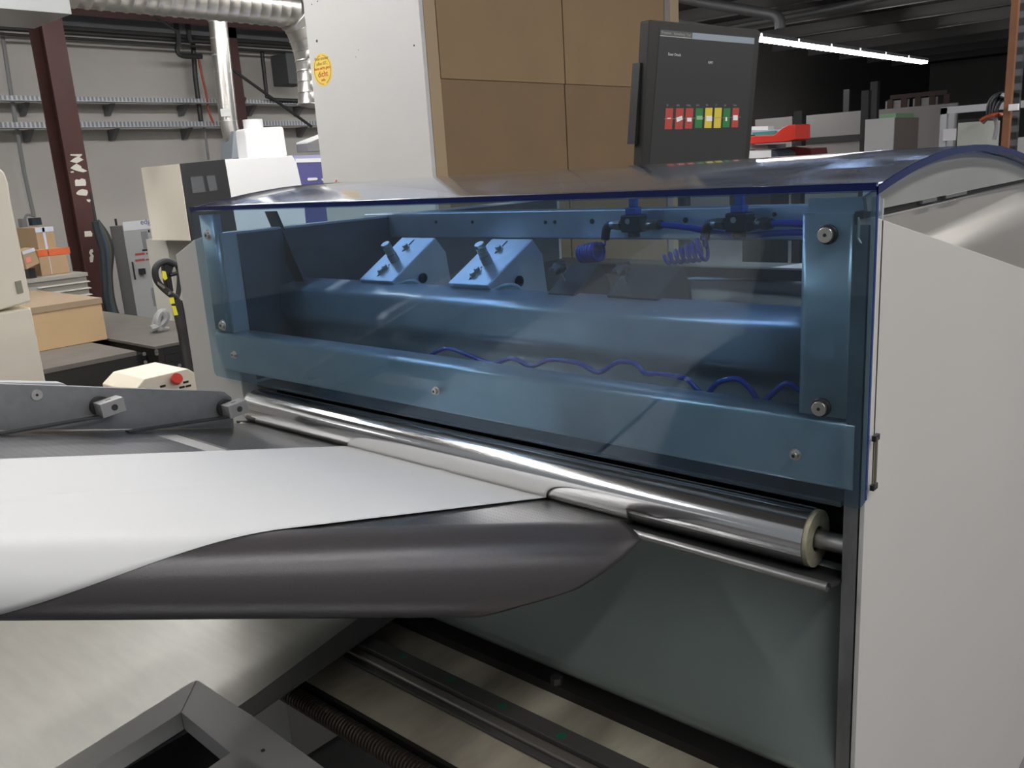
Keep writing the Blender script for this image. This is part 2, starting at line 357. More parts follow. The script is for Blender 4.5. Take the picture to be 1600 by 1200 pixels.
# ---- lead screw
s0, s1 = sx(455, 1088, .60), sx(648, 1198, .60)
ys = (s0.y+s1.y)/2; R0 = .0175
sb = MB(); n = 18; rows = []; pitch = .0078; x = -1.86; k = 0
while x < -.42:
    for dx, rr in ((0, R0), (.42, R0), (.52, R0-.004), (.9, R0-.004)):
        rows.append([(x+pitch*dx, ys+cos(2*pi*i/n)*rr, .60+sin(2*pi*i/n)*rr) for i in range(n+1)])
    x += pitch
tag(sb.grid(rows).build('lead_screw', bronze, auto=30), 'dark bronze threaded lead screw running under the machine at the bottom', 'screw')
tag_ls = None

# ================================================================== INFEED TABLE
SL = .2483
n0 = V((0, sin(SL), cos(SL))); nip = onY(849, 779, 0); P0 = V((0, 0, nip.z)); ts = V((0, cos(SL), -sin(SL)))
def tp(px, py): return onP(px, py, P0, n0)
def T(x, t, h=0): return V((x, 0, P0.z))+ts*t+n0*h       # table coordinates: x, distance along the slope, height
A_ = onP(500, 826, P0+n0*.002, n0); B_ = onP(900, 814, P0+n0*.002, n0); dd = (B_-A_).normalized(); ee = dd.cross(n0)
def clip(P, lim=-.002):       # cut the table along the line where the sheets curl down
    out = []
    for i in range(len(P)):
        a, b = P[i], P[(i+1) % len(P)]; sa, sb = (a-A_).dot(ee)-lim, (b-A_).dot(ee)-lim
        if sa <= 0: out.append(a)
        if sa*sb < 0: out.append(a+(b-a)*(sa/(sa-sb)))
    return out
table = thing('infeed_table', 'sloping patterned steel infeed table under the white sheet', 'table', (-1.2, -.3, 1.0))
tex = patterned('dimpled_steel', (.24, .24, .24), (.13, .13, .13), .30, .95, (260, 260, 260), 'dots', .6, rot=.78)
slot_n = tp(273, 689); slot_f = tp(276, 677)
ta = (slot_n-P0).dot(ts); tb = (slot_f-P0).dot(ts)
XT0, XT1 = -1.70, -.675
cutx = T(0, -.40).y
MB().prism(clip([T(XT0, ta), T(XT1, ta), T(XT1, -1.2), T(XT0, -1.2)]), -n0*.008).build('table_plate', tex, table)
MB().prism(clip([T(XT0, tb+.002), T(XT0, .012), T(XT1, .012), T(XT1, tb+.002)]), -n0*.008).build('table_plate', tex, table)
MB().prism(clip([T(XT0, ta+.0005, -.003), T(XT0, tb+.0015, -.003), T(-1.3, tb+.0015, -.003), T(-1.3, ta+.0005, -.003)]), -n0*.003).build('slot_strip', mat('slot_metal', (.75, .72, .68), .35, .6), table)['label'] = 'bright strip in the slot'
MB().prism([T(XT0, ta+.0004), T(XT0, tb+.0016), T(slot_f.x, tb+.0016), T(slot_f.x, ta+.0004)], -n0*.008).build('table_plate', tex, table)
MB().prism(clip([T(-1.30, ta+.0004), T(-1.30, tb+.0016), T(XT1, tb+.0016), T(XT1, ta+.0004)]), -n0*.008).build('table_plate', tex, table)
# side guide
XG = tp(365, 670).x
g = [onX(-400, 590, XG), onX(0, 599.5, XG), onX(350, 612, XG), onX(362, 621, XG), onX(366, 669, XG), onX(0, 672, XG), onX(-400, 680, XG)]
guide = thing('side_guide', 'grey metal side guide rail standing on the table, left of the roller', 'guide rail', (XG, -.3, 1.03))
MB().prism([p for p in g], (-.014, 0, 0)).build('guide_plate', mat('guide_plate_metal', (.27, .27, .27), .42, .7, noise=.12, nscale=4, stretch=(1, 12, 12)), guide, bevel=.001)
p = onX(57, 617, XG); MB().ring(p, (1, 0, 0), .0095, .004, .003).cyl(p, p+V((.0025, 0, 0)), .0065, 16).build('guide_bolt', zinc, guide)
p = onX(57, 617, XG); MB().cyl(p+V((.0025, 0, 0)), p+V((.0031, 0, 0)), .0025, 6).build('bolt_socket', black, guide)
# back plate behind the guide
XG2 = XG-.05
g2 = [onX(-300, 590, XG2), onX(98, 598.5, XG2), onX(112, 606, XG2), onX(112, 640, XG2), onX(-300, 640, XG2)]
tag(MB().prism(g2, (-.03, 0, 0)).build('rear_guide_bar', galv, bevel=.001), 'second pale metal bar just behind the side guide rail, at the left edge', 'bar')
def clamp(cx, cy, endpx, label):
    c = onX(cx, cy, XG+.02)
    t = thing('hold_down_clamp', label, 'clamp', c, 'hold-down clamps on the side guide')
    ay = ts*.012; rot = V((0, cos(.10), sin(.10)))
    up = V((0, -sin(.10), cos(.10)))
    q = onX(cx-8, cy, XG)
    MB().cyl(q+V((.0002, -.004, 0)), q+V((.012, -.004, 0)), .0185, 28).build('pivot_disc', darkm, t)
    MB().obox(q+V((.028, .004, 0)), (.015, 0, 0), rot*.022, up*.0135).build('clamp_block', cblock, t, bevel=.001)
    MB().cyl(q+V((.043, .006, 0)), q+V((.0436, .006, 0)), .006, 18).build('screw_head', darkm, t)
    MB().obox(q+V((.028, .004, 0))+up*.0136, (.0018, 0, 0), rot*.005, up*.0003).build('set_screw', black, t)
    e = tp(*endpx)+n0*.002; s = q+V((.028, -.006, -.0145)); e = V((s.x-.002, e.y, T(0, (V((0, e.y, T(0, e.y/cos(SL)).z))-P0).dot(ts)).z+.002))
    d = (e-s); MB().obox((s+e)/2, d/2, (.009, 0, 0), up*.0018).build('spring_finger', darkm, t)
clamp(166, 633, (8, 684), 'metal hold-down clamp nearer the left edge on the side guide')
clamp(361, 636, (235, 688), 'metal hold-down clamp at the end of the side guide beside the roller')

# ================================================================== SHEETS
def bus(u, s, o=0):
    R = .057+.04*u
    if s <= 0: return A_+dd*u+ee*s+n0*o
    t = min(s/R, 2.4); return A_+dd*u+ee*(sin(t)*(R+o))+n0*(cos(t)*(R+o)-R)
def bendP(P, o=0): return bus((P-A_).dot(dd), (P-A_).dot(ee), o)
rows = []
for i in range(121):
    t = .010-1.25*i/120
    rows.append([bendP(T(-1.363+(.512)*j/60, t), .0015+.0022*math.exp(-(((-1.363+.512*j/60)+1.088-.02*t)/.012)**2)) for j in range(61)])
tag(MB().grid(rows).build('white_sheet', whitep, solid=.0004, auto=80), 'large white sheet lying on the infeed table and running into the roller', 'sheet')
# dark sheet
def interp(x, xs, ys):
    if x <= xs[0]: return ys[0]
    for a in range(len(xs)-1):
        if x <= xs[a+1]: return ys[a]+(ys[a+1]-ys[a])*(x-xs[a])/(xs[a+1]-xs[a])
    return ys[-1]
rows = []
NT = 48
for i in range(NT+1):
    th = -.03+i/NT*(2.35+.03)
    umax = interp(th, [-.3, .2, .447, .708, 1.0, 1.3, 1.64, 2.0, 2.4], [.452, .457, .461, .462, .430, .388, .342, .262, .20])
    row = []
    for j in range(81):
        u = -.62+(umax+.62)*j/80; R = .057+.04*u
        row.append(bus(u, th*R, -.0004))
    rows.append(row)
tag(MB().grid(rows).build('dark_sheet', darkp, solid=-.0005, auto=80), 'dark grey sheet curling down over the table edge below the white sheet', 'sheet')

# ================================================================== FEED ROLLER
yc, zc_, Rr = .030, 1.008, .0395
xa, xb = onY(380, 628, -.005).x, onY(1252, 835, -.008).x
rol = thing('feed_roller', 'long polished steel roller below the blue guard', 'roller', ((xa+xb)/2, yc, zc_))
MB().cyl((xa, yc, zc_), (xb, yc, zc_), Rr, 96).build('roller_tube', chrome, rol)
endm = mat('worn_end_ring', (.42, .39, .27), .55, .2, noise=.4, nscale=60)
MB().ring((xb+.0003, yc, zc_), (1, 0, 0), Rr-.0015, .017, .006, 48).build('end_ring', endm, rol)
MB().cyl((xb+.0002, yc, zc_), (xb+.003, yc, zc_), .018, 32).build('bearing_seal', blackm, rol)
MB().cyl((xb+.001, yc, zc_), (-.380, yc, zc_), .0125, 32).build('shaft', steel, rol)
MB().ring((xa-.006, yc, zc_), (1, 0, 0), Rr-.0015, .012, .0057, 48).build('end_ring', endm, rol)
MB().cyl((-1.764, yc, zc_), (xa-.001, yc, zc_), .0118, 24).build('shaft', steel, rol)

# ================================================================== PROTECTIVE GUARD
pane_m = acrylic('blue_acrylic', (.66, .765, .83), (.30, .42, .54), .008, .04, .03)
cover_m = acrylic('dusty_blue_acrylic', (.55, .66, .84), (.50, .51, .52), .05, .13, .10)
edge_m = mat('blue_acrylic_edge', (.003, .009, .065), .2, spec=.35)
gd = thing('protective_guard', 'blue transparent machine guard with curved top above the roller', 'guard', (-1.095, .0, 1.074))
zt, zb = 1.4548, 1.0735
def rrect(x0, x1, z0, z1, r, y):
    P = []
    for cx, cz, a0 in ((x1-r, z0+r, -90), (x1, z1, None), (x0, z1, None), (x0+r, z0+r, 180)):
        if a0 is None: P.append((cx, y, cz)); continue
        for k in range(6): a = radians(a0+90*k/5); P.append((cx+r*cos(a), y, cz+r*sin(a)))
    return P
MB().prism(rrect(XL, XR, zb, zt, .012, -.0005), (0, .005, 0)).build('front_pane', pane_m, gd, smooth=False)
MB().box(XR, XR+.0012, 0, .0045, zb+.012, zt).build('pane_edge', mat('pane_edge_blue', (.015, .04, .16), .2), gd)
top = []; 
for (y, z) in ARC: top.append([(XL+(XR-XL)*k/10, y, z) for k in range(11)])
MB().grid(top).build('curved_cover', cover_m, gd, solid=.006, auto=60)
# visible cut edge of the cover
def arc_edge(x): 
    P = [(x, y, z+.0005) for y, z in ARC]+[(x, y, z-.0085) for y, z in reversed(ARC)]
    return P
MB().prism(arc_edge(XR), (.002, 0, 0)).build('cover_edge', edge_m, gd)['label'] = 'dark blue cut edge'
MB().prism(arc_edge(XL), (-.002, 0, 0)).build('cover_edge', edge_m, gd)
MB().box(XL, XR, -.0020, .004, zt-.0035, zt+.0048).build('front_edge', edge_m, gd)['label'] = 'dark blue front edge'
# sheet metal frame inside
def gprof(pts, name, horiz, a, b):
    if horiz: rows = [[(a, y, z), (b, y, z)] for y, z in pts]
    else: rows = [[(x, y, a), (x, y, b)] for x, y in pts]
    return MB().grid(rows).build(name, galv, gd, solid=.002, auto=70)
gprof(fillet([(.055, 1.178), (.010, 1.176), (.010, 1.088), (.05, 1.086)], .009, 5), 'bottom_beam', True, -1.832, -.368)
xpl, xpr = onY(1247, 450, .008).x, onY(1330, 450, .008).x
gprof(fillet([(xpl, .05), (xpl+.001, .010), (xpr, .010), (xpr+.001, .045)], .008, 5), 'right_post', False, 1.181, 1.425)
MB().box(xpr+.002, XR-.003, .030, .034, 1.09, 1.44).build('end_flange', galv, gd)
MB().box(xpl+.003, XR-.006, .026, .03, 1.4262, 1.443).build('top_flange', galv, gd)
xll = onY(345, 450, .008).x
gprof(fillet([(XL+.006, .05), (XL+.007, .012), (xll, .012), (xll+.002, .03)], .008, 5), 'left_post', False, 1.181, 1.44)
def knob(px, py, ro, nm='guard_screw', dark=True):
    p = onY(px, py, -.008); c = V((p.x, -.0006, p.z)); o = None
    if dark:
        o = MB().cyl(c, c+V((0, -.006, 0)), ro, 28).build('knob_washer', black, gd, bevel=.001)
        s = MB().cyl(c+V((0, -.006, 0)), c+V((0, -.012, 0)), ro*.78, 28).build('knob_screw', zinc, o, bevel=.0008); s['label'] = 'silver screw head'
        MB().cyl(c+V((0, -.012, 0)), c+V((0, -.0124, 0)), ro*.2, 6).build('hex_socket', black, o)
    else:
        MB().cyl(c, c+V((0, -.001, 0)), ro*1.25, 24).build('screw_washer', zinc, gd)
        MB().cyl(c+V((0, -.001, 0)), c+V((0, -.007, 0)), ro*.85, 24).build('screw_head', zinc, gd, bevel=.0008)
        MB().cyl(c+V((0, -.007, 0)), c+V((0, -.0073, 0)), ro*.38, 6).build('hex_socket', black, gd)
knob(1291, 367, .0115); knob(1281, 638, .0115)
for q in ((1239, 713, .0060), (677, 612, .0065), (362, 555, .0070), (321, 368, .0095), (344, 509, .0100)): knob(*q, dark=False)
# hinge at the right lower edge
hz = onX(1358, 690, XR+.003).z, onX(1356, 768, XR+.003).z
MB().cyl((XR+.0045, .018, hz[0]), (XR+.0045, .018, hz[1]), .0022, 10).build('hinge_rod', brass, gd)
MB().box(XR+.0012, XR+.006, .012, .026, hz[0]-.004, hz[0]+.003).build('hinge_lug', black, gd)
MB().box(XR+.0012, XR+.006, .012, .026, hz[1]-.003, hz[1]+.004).build('hinge_lug', black, gd)

# ================================================================== INSIDE THE GUARD
def wedge(f0, f1, b0, b1, m, label, grp, kind):
    F0, F1 = onY(*f0, .20), onY(*f1, .20); B1 = onX(*b1, F1.x)
    x0 = F0.x; x1 = F1.x; z0 = max(F0.z, F1.z); z0 = F1.z
    Fp = V((x1, .20, z0)); sl = V((0, B1.y-.20, B1.z-z0)); L = sl.length; sl.normalize(); nn = V((0, -sl.z, sl.y))
    t = thing('nozzle_housing', label, 'bracket', (x1-.03, .25, 1.206), grp)
    zf_ = 1.207
    prof = [(.20, z0), (B1.y, B1.z), (B1.y+.03, B1.z-.035), (B1.y+.045, zf_), (.22, zf_), (.216, z0-.02)]
    x0 = max(x0, x1-.11)
    MB().prism([(x1, y, z) for y, z in prof], (x0-x1, 0, 0)).build('housing', m, t, bevel=.0025)
    def S(fx, fs, h=0): return V((x0+(x1-x0)*fx, .20, z0))+sl*(L*fs)+nn*h
    if kind == 'spring':
        c = S(.5, .45)
        MB().cyl(c, c+nn*.018, .011, 16).build('spring_sleeve', cblock, t)
        hb = MB()
        for k in range(60): pass
        hb.tube([c+nn*(.018+.020*k/64)+(V((1, 0, 0))*cos(k*.55)+sl*sin(k*.55))*.0092 for k in range(65)], .0014, 6).build('coil_spring', zinc, t)
        MB().cyl(c, c+nn*.046, .003, 10).build('spring_stud', zinc, t)
        MB().cyl(c+nn*.038, c+nn*.046, .0105, 6).build('lock_nut', zinc, t)
        for fs in (.18, .27, .75):
            q = S(.45, fs); MB().cyl(q, q+nn*.002, .009, 16).cyl(q+nn*.002, q+nn*.009, .006, 6).build('hex_bolt', zinc, t)
        for fs in (.23, .8):
            MB().obox(S(.45, fs, .0004), (.002, 0, 0), sl*.022, nn*.0003).build('slot', black, t)
        q = V((x1+.0003, (.20+B1.y)/2+.02, z0-.004)); MB().ring(q, (1, 0, 0), .011, .007, .004, 24).cyl(q, q+V((.002, 0, 0)), .0069, 16).build('side_port', blackm, t)
        pts = [V((x1+.004, .21, z0-.012)), V((x1+.025, .215, z0-.002)), V((x1+.050, .22, z0)), V((x1+.066, .225, z0-.012)), V((x1+.070, .23, z0-.035))]
        MB().tube(smooth_path(pts, 6), .0035, 8).build('clear_tube', mat('clear_grey_tube', (.5, .55, .56), .2), t)
    else:
        c = S(.22, .42)
        MB().cyl(c, c+nn*.02, .0035, 10).build('knob_stem', zinc, t)
        kb = MB(); top_ = c+nn*.02
        rows = [[top_+nn*hh+(V((1, 0, 0))*cos(2*pi*i/40)+sl*sin(2*pi*i/40))*(.0145+.0028*cos(5*2*pi*i/40))*ss for i in range(41)] for hh, ss in ((0, .001), (0, .55), (.006, 1), (.012, 1), (.014, .8), (.0145, .001))]
        kb.grid(rows).build('star_knob', black, t)
    return t
def smooth_path(pts, n=8):
    out = []; P = [pts[0]]+list(pts)+[pts[-1]]
    for i in range(1, len(P)-2):
        a, b, c, d = P[i-1], P[i], P[i+1], P[i+2]
        for k in range(n):
            t = k/n; out.append(.5*((2*b)+(c-a)*t+(2*a-5*b+4*c-d)*t*t+(3*b-a-3*c+d)*t**3))
    return out+[pts[-1]]
g1 = 'angled housings inside the blue guard'
wedge((560, 438), (612, 440), (632, 371), (680, 371), galv, 'pale metal angled housing with spring bolt, left one inside the blue guard', g1, 'spring')
wedge((690, 446), (762, 446), (768, 372), (832, 373), galv, 'pale metal angled housing with spring bolt, right one inside the blue guard', g1, 'spring')
dk = mat('dull_dark_housing', (.055, .052, .048), .5, .5, noise=.15)
wedge((855, 461), (897, 461), (882, 411), (937, 411), dk, 'dark angled housing with black star knob below the tight blue coil', g1, 'knob')
wedge((947, 463), (1027, 466), (1000, 414), (1065, 415), dk, 'dark angled housing with black star knob below the stretched blue coil', g1, 'knob')

YV = .46
def valve(cx, cy, label):
    c = onY(cx, cy, YV); s = 1.0
    t = thing('pneumatic_valve', label, 'valve', c, 'air valves on the rear rail')
    MB().box(c.x-.020, c.x+.022, YV-.018, YV+.018, c.z-.018, c.z+.016).build('valve_body', black, t, bevel=.004)
    MB().cyl(c+V((0, 0, -.028)), c+V((0, 0, -.017)), .012, 16).build('bottom_cap', black, t)
    MB().box(c.x-.012, c.x+.012, YV-.012, YV+.012, c.z+.016, c.z+.030).build('lever_base', bluecap, t, bevel=.002)
    MB().box(c.x-.007, c.x+.009, YV-.006, YV+.006, c.z+.030, c.z+.048).build('lever', bluecap, t, bevel=.002)
    for sx_ in (-.010, .008):
        pass
    MB().cyl(c+V((-.002, -.018, .004)), c+V((-.002, -.0195, .004)), .0055, 12).build('screw_head', zinc, t)
    for a, b, r, m in ((.022, .034, .012, brass), (.034, .043, .009, brass), (.043, .058, .0115, brass), (.058, .064, .009, black)):
        MB().cyl(c+V((a, 0, -.004)), c+V((b, 0, -.004)), r, 12 if r < .011 else 6).build('fitting', m, t)
    for a, b, r, m in ((-.020, -.030, .011, black), (-.030, -.044, .011, brass), (-.044, -.054, .009, zinc)):
        MB().cyl(c+V((a, 0, -.004)), c+V((b, 0, -.004)), r, 12 if r < .01 else 6).build('fitting', m, t)
    pts = [c+V((-.053, 0, -.004)), c+V((-.062, 0, -.007)), c+V((-.067, 0, -.016)), c+V((-.070, 0, -.034))]
    MB().tube(smooth_path(pts, 5), .009, 12).build('elbow', black, t)
    return c
v1 = valve(990, 348, 'black air valve with blue lever on the rear rail, left one behind the blue pane')
v2 = valve(1155, 346, 'black air valve with blue lever on the rear rail, right one beside the guard post')
def coil(start, c0, c1, r0, r1, turns, wire, label):
    pts = [start, start+V((0, 0, -.008))]; ax = (c1-c0); N = turns*14
    t = ax.orthogonal().normalized(); t = V((0, 0, 1)); t = (t-ax.normalized()*t.dot(ax.normalized())).normalized(); q = ax.normalized().cross(t)
    for k in range(N+1):
        f = k/N; r = (r0+(r1-r0)*f)*(1 if 0 < f < 1 else .8); a = 2*pi*turns*f
        pts.append(c0+ax*f+(t*cos(a)+q*sin(a))*r)
    tag(MB().tube(pts, wire, 7).build('coiled_hose', blueh), label, 'hose', 'blue spiral air hoses')
s_ = v1+V((-.070, 0, -.036)); coil(s_, onY(937, 393, YV-.01), onY(908, 397, YV-.01), .019, .017, 8, .0028, 'tight blue spiral air hose hanging from the left valve')
s_ = v2+V((-.070, 0, -.036)); coil(s_, onY(1103, 388, YV-.01), onY(1040, 406, YV-.03), .022, .008, 7, .0036, 'stretched blue spiral air hose hanging from the right valve')
def hose(pts, r, label): return tag(MB().tube(smooth_path(pts, 8), r, 10).build('air_hose', blueh), label, 'hose', 'plain blue air hoses')
hose([v1+V((.06, 0, -.004)), v1+V((.12, .004, -.010)), onY(1110, 362, YV+.01), onY(1160, 366, YV+.012)+V((0, 0, -.003)), onY(1250, 363, YV+.005), V((-.42, YV, 1.35))], .0058, 'blue air hose running from the left valve towards the guard post')
hose([v2+V((.062, 0, -.004)), v2+V((.10, .0, -.004)), v2+V((.2, .0, -.01))], .0062, 'short blue air hose out of the right valve')
yl = .10
hose([onY(x, y, yl) for x, y in ((640, 590), (672, 556), (700, 545), (735, 556), (770, 568), (800, 560), (830, 572), (860, 562), (905, 568), (935, 582), (965, 566), (992, 568), (1008, 583), (1028, 584), (1055, 588), (1075, 594), (1093, 612), (1105, 616), (1122, 598), (1150, 592), (1170, 605), (1187, 628), (1200, 622), (1220, 604), (1236, 600), (1262, 620))], .004, 'wavy blue air hose lying low inside the guard behind the bottom beam')
# white sheet stack behind
wp = [V((onY(1075, 429, .75).x, .60, 1.2065))]
zz = 1.2065
q = [onZ(1075, 437, zz), onZ(1240, 437, zz), onZ(1300, 360, zz), onZ(1182, 400, zz)]
tag(MB().prism([q[0], q[1], V((q[1].x, q[1].y+.5, zz)), V((q[0].x+.1, q[0].y+.22, zz))], (0, 0, .004)).build('paper_stack', whitep), 'white paper lying behind the machine, seen through the guard beside its post', 'paper')

# ================================================================== PALE BOARD ENCLOSURE AND SCREEN
en = thing('board_enclosure', 'tall enclosure of pale grey board and brown fibreboard behind the blue guard', 'enclosure', (-3.0, 2.4, 0))
XE = -2.636
MB().box(-3.366, XE, 1.50, 1.52, 0, 3.4).build('front_board', board, en)
MB().box(XE-.02, XE+.002, 1.521, 1.585, 0, 3.4).build('edge_post', mat('pale_fibreboard_edge', (.40, .30, .18), .7), en)
yse = onX(885, 200, XE).y; yen = onX(1037, 100, XE).y
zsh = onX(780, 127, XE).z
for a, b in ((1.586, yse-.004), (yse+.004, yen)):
    MB().box(XE-.02, XE, a, b, 0, zsh).build('side_board', mdf_shaded, en)  # lower part carries the painted shadow
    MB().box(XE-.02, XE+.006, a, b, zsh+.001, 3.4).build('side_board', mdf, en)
y2 = onX(1044, 20, XE).y
MB().box(XE-.02, XE+.01, yen+.001, y2, 0, 3.4).build('edge_post', mat('grey_strip', (.25, .23, .20), .7), en)
MB().box(XE-.02, XE+.01, y2+.001, y2+.09, 0, 3.4).build('edge_post', mat('pale_fibreboard_edge', (.4, .3, .18), .7), en)
MB().box(-3.366, -3.346, 1.521, 3.3, 0, 3.4).build('rear_board', board, en)
for px, py, r in ((495, 64, .006), (647, 71, .004), (487, 7, .003), (496, 2, .003), (556, 89, .002), (560, 78, .002), (630, 281, .003)):
    p = onY(px, py, 1.4995); MB().cyl((p.x, 1.4992, p.z), (p.x, 1.5005, p.z), r, 12).build('screw_hole', mat('rusty_hole', (.08, .02, .015), .7), en)
# round sticker
c = onY(504, 109, 1.4995); rx = (onY(519, 109, 1.5).x-onY(489, 109, 1.5).x)/2; rz = rx
rz = (onY(504, 83, 1.5).z-onY(504, 136, 1.5).z)/2
st = thing('round_sticker', 'round yellow sticker with red writing on the pale enclosure board', 'sticker', c)
sp = mat('sticker_yellow', (.85, .62, .13), .5)
MB().prism([(c.x+rx*cos(2*pi*i/40), 1.4993, c.z+rz*sin(2*pi*i/40)) for i in range(40)], (0, .0006, 0)).build('sticker_face', sp, st)
olive = mat('sticker_ring', (.40, .27, .04), .6); redt = mat('sticker_red', (.60, .06, .03), .6)
rg = MB()
for i in range(40):
    if i in (9, 10, 30, 31): continue
    a, b = 2*pi*i/40, 2*pi*(i+1)/40
    rg.add([(c.x+rx*k*cos(t), 1.4989, c.z+rz*k*sin(t)) for t in (a, b) for k in (.84, .89)], [(0, 1, 3, 2)])
rg.build('sticker_ring', olive, st)
for s_t, dz, sz, m in (('Wer immer', .58, .30, olive), ('offen IST,', .28, .30, olive), ('kann nicht ganz', .02, .27, redt), ('dicht', -.42, .52, redt), ('sein.', -.68, .26, redt)):
    text(s_t, 'lettering', m, (c.x, 1.4985, c.z+rz*dz), (1, 0, .0), (0, 0, 1), sz*rx*1.0, st, 'CENTER')
c2 = onY(525, 283, 1.4995)
s2 = thing('small_label', 'small white label with a red mark low on the pale enclosure board', 'label', c2)
MB().box(c2.x-.016, c2.x+.016, 1.4994, 1.4999, c2.z-.014, c2.z+.016).build('label_paper', whitep, s2)
MB().prism([(c2.x-.010, 1.4990, c2.z-.006), (c2.x+.002, 1.4990, c2.z-.004), (c2.x+.012, 1.4990, c2.z-.002), (c2.x+.002, 1.4990, c2.z+.008), (c2.x-.002, 1.4990, c2.z+.001)], (0, .0003, 0)).build('red_mark', redt, s2)

# screen
Pm = onX(1001, 258, -1.45); rm = V((.20, .98, 0)).normalized(); nm_ = V((.98, -.20, 0)).normalized()
lean = .05; um = (V((0, 0, 1))*cos(lean)+nm_*sin(lean)); nm = rm.cross(um).normalized()
if nm.x < 0: nm = -nm
def M(px, py, h=0): return onP(px, py, Pm, nm)+nm*h
mo = thing('monitor', 'black portrait screen with coloured tiles standing behind the blue guard', 'monitor', tuple(M(1088, 258)-um*.08))
bez = mat('monitor_bezel', (.024, .023, .020), .5, spec=.3)
scr = mat('screen_dark', (.012, .012, .012), .38, spec=.25, emit=(.020, .020, .019), es=1.0)
def scrmat(n, c, k=1): return mat(n, tuple(x*.12 for x in c), .4, spec=.25, emit=c, es=k*.8)
MB().prism([M(1014, 33), M(1017, 31), M(1184, 46), M(1188, 50), M(1168, 258)-um*.08, M(1001, 258)-um*.08], -nm*.035).build('monitor_body', bez, mo, bevel=.002)
MB().prism([M(1008, 97, -.02), M(1014, 97, -.02), M(1004, 225, -.02), M(999, 225, -.02)], -nm*.03).build('rear_vent', black, mo)
scr_o = MB().prism([M(1031, 45, .0004), M(1179, 58, .0004), M(1161, 258, .0004)-um*.06, M(1012, 258, .0004)-um*.06], nm*.0004).build('screen', scr, mo)
def panel_(pts, nme, m, h=.0010): return MB().prism([M(*q, h) for q in pts], nm*.0002).build(nme, m, scr_o)
panel_([(1081.5, 51), (1178.5, 59.5), (1178, 69), (1081, 61)], 'title_bar', scrmat('ui_grey', (.22, .25, .28)))
panel_([(1031.5, 46.5), (1080.5, 51), (1080.3, 59), (1031, 54.5)], 'menu_bar', scrmat('ui_menu', (.08, .08, .075)))
panel_([(1031, 55), (1080.3, 59.3), (1080.2, 60.5), (1031, 56.2)], 'menu_line', scrmat('ui_line', (.35, .35, .33)))
txm = scrmat('ui_text', (.42, .45, .42)); txd = scrmat('ui_text_dim', (.16, .17, .16))
hh = (M(1044, 82)-M(1044, 88)).length
def scr_text(s_, px, py, hpx, m=txm): 
    r_ = M(px+20, py+20*.082)-M(px, py); return text(s_, 'lettering', m, M(px, py, .0013), r_, um, hh*hpx/6, scr_o)
scr_text('Prozesse', 1033, 52.5, 6.5, scrmat('ui_mid', (.22, .22, .2))); scr_text('Verwaltung', 1052, 54.5, 6, scrmat('ui_mid', (.22, .22, .2))); scr_text('Tool', 1072, 56.5, 6, scrmat('ui_mid', (.22, .22, .2)))
scr_text('Esser Druck', 1043.5, 86.5, 6.2); scr_text('KMT', 1106, 99.5, 6.2)
red = scrmat('tile_red', (.33, .055, .045)); grn = scrmat('tile_green', (.035, .15, .045)); yel = scrmat('tile_yellow', (.50, .40, .05)); wht = scrmat('tile_white', (.62, .60, .58))
tiles = [(1040, 1051.5, 169, 202, red), (1056, 1068, 169, 202, red), (1071.5, 1083, 169, 201, red), (1087, 1098, 169, 200, grn), (1102, 1113, 168.5, 200, yel), (1116.5, 1127.5, 168.5, 200, yel), (1130.5, 1141, 169, 199, grn), (1144.5, 1154.5, 168.5, 199, red)]
names = ['TE', 'DPS', 'DPSG', 'KFT', 'NF', 'LT', 'NF', 'Ford']
for (a, b, c_, d, m_), nme in zip(tiles, names):
    panel_([(a, c_), (b, c_), (b-2, d), (a-2, d)], 'screen_tile', m_)
    scr_text(nme, a+.5, c_-3, 4.6, txd)
panel_([(1037, 185.5), (1157, 182.8), (1157, 183.5), (1037, 186.2)], 'guide_line', txd, .0014)
for q in ([(1042, 184.5), (1048, 184), (1047, 185.5), (1042, 186)], [(1056, 184), (1065, 181), (1066, 187), (1057, 191)], [(1073, 184), (1080, 184), (1080, 190), (1073, 190)], [(1103, 181), (1112, 181), (1112, 189), (1103, 189)], [(1133, 183), (1135.5, 183), (1135.5, 189), (1133, 189)], [(1145, 180), (1152, 180), (1152, 188), (1145, 188)]):
    panel_(q, 'tile_icon', wht, .0014)
panel_([(1088, 181), (1097, 181), (1097, 187), (1088, 187)], 'tile_icon', scrmat('icon_green', (.2, .38, .2)), .0014)
pb_ = M(1088, 258, -.05)-um*.04
MB().cyl((pb_.x, pb_.y, 1.206), pb_, .02, 16).build('stand_pole', darkm, mo)

# ================================================================== LEFT BACKGROUND
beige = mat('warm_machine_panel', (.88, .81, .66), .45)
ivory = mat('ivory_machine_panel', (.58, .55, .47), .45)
whitem = mat('white_machine_panel', (.92, .92, .90), .4)
navy = mat('violet_blue_panel', (.12, .12, .30), .35)
card = mat('cardboard', (.42, .285, .16), .8, noise=.06, nscale=9)
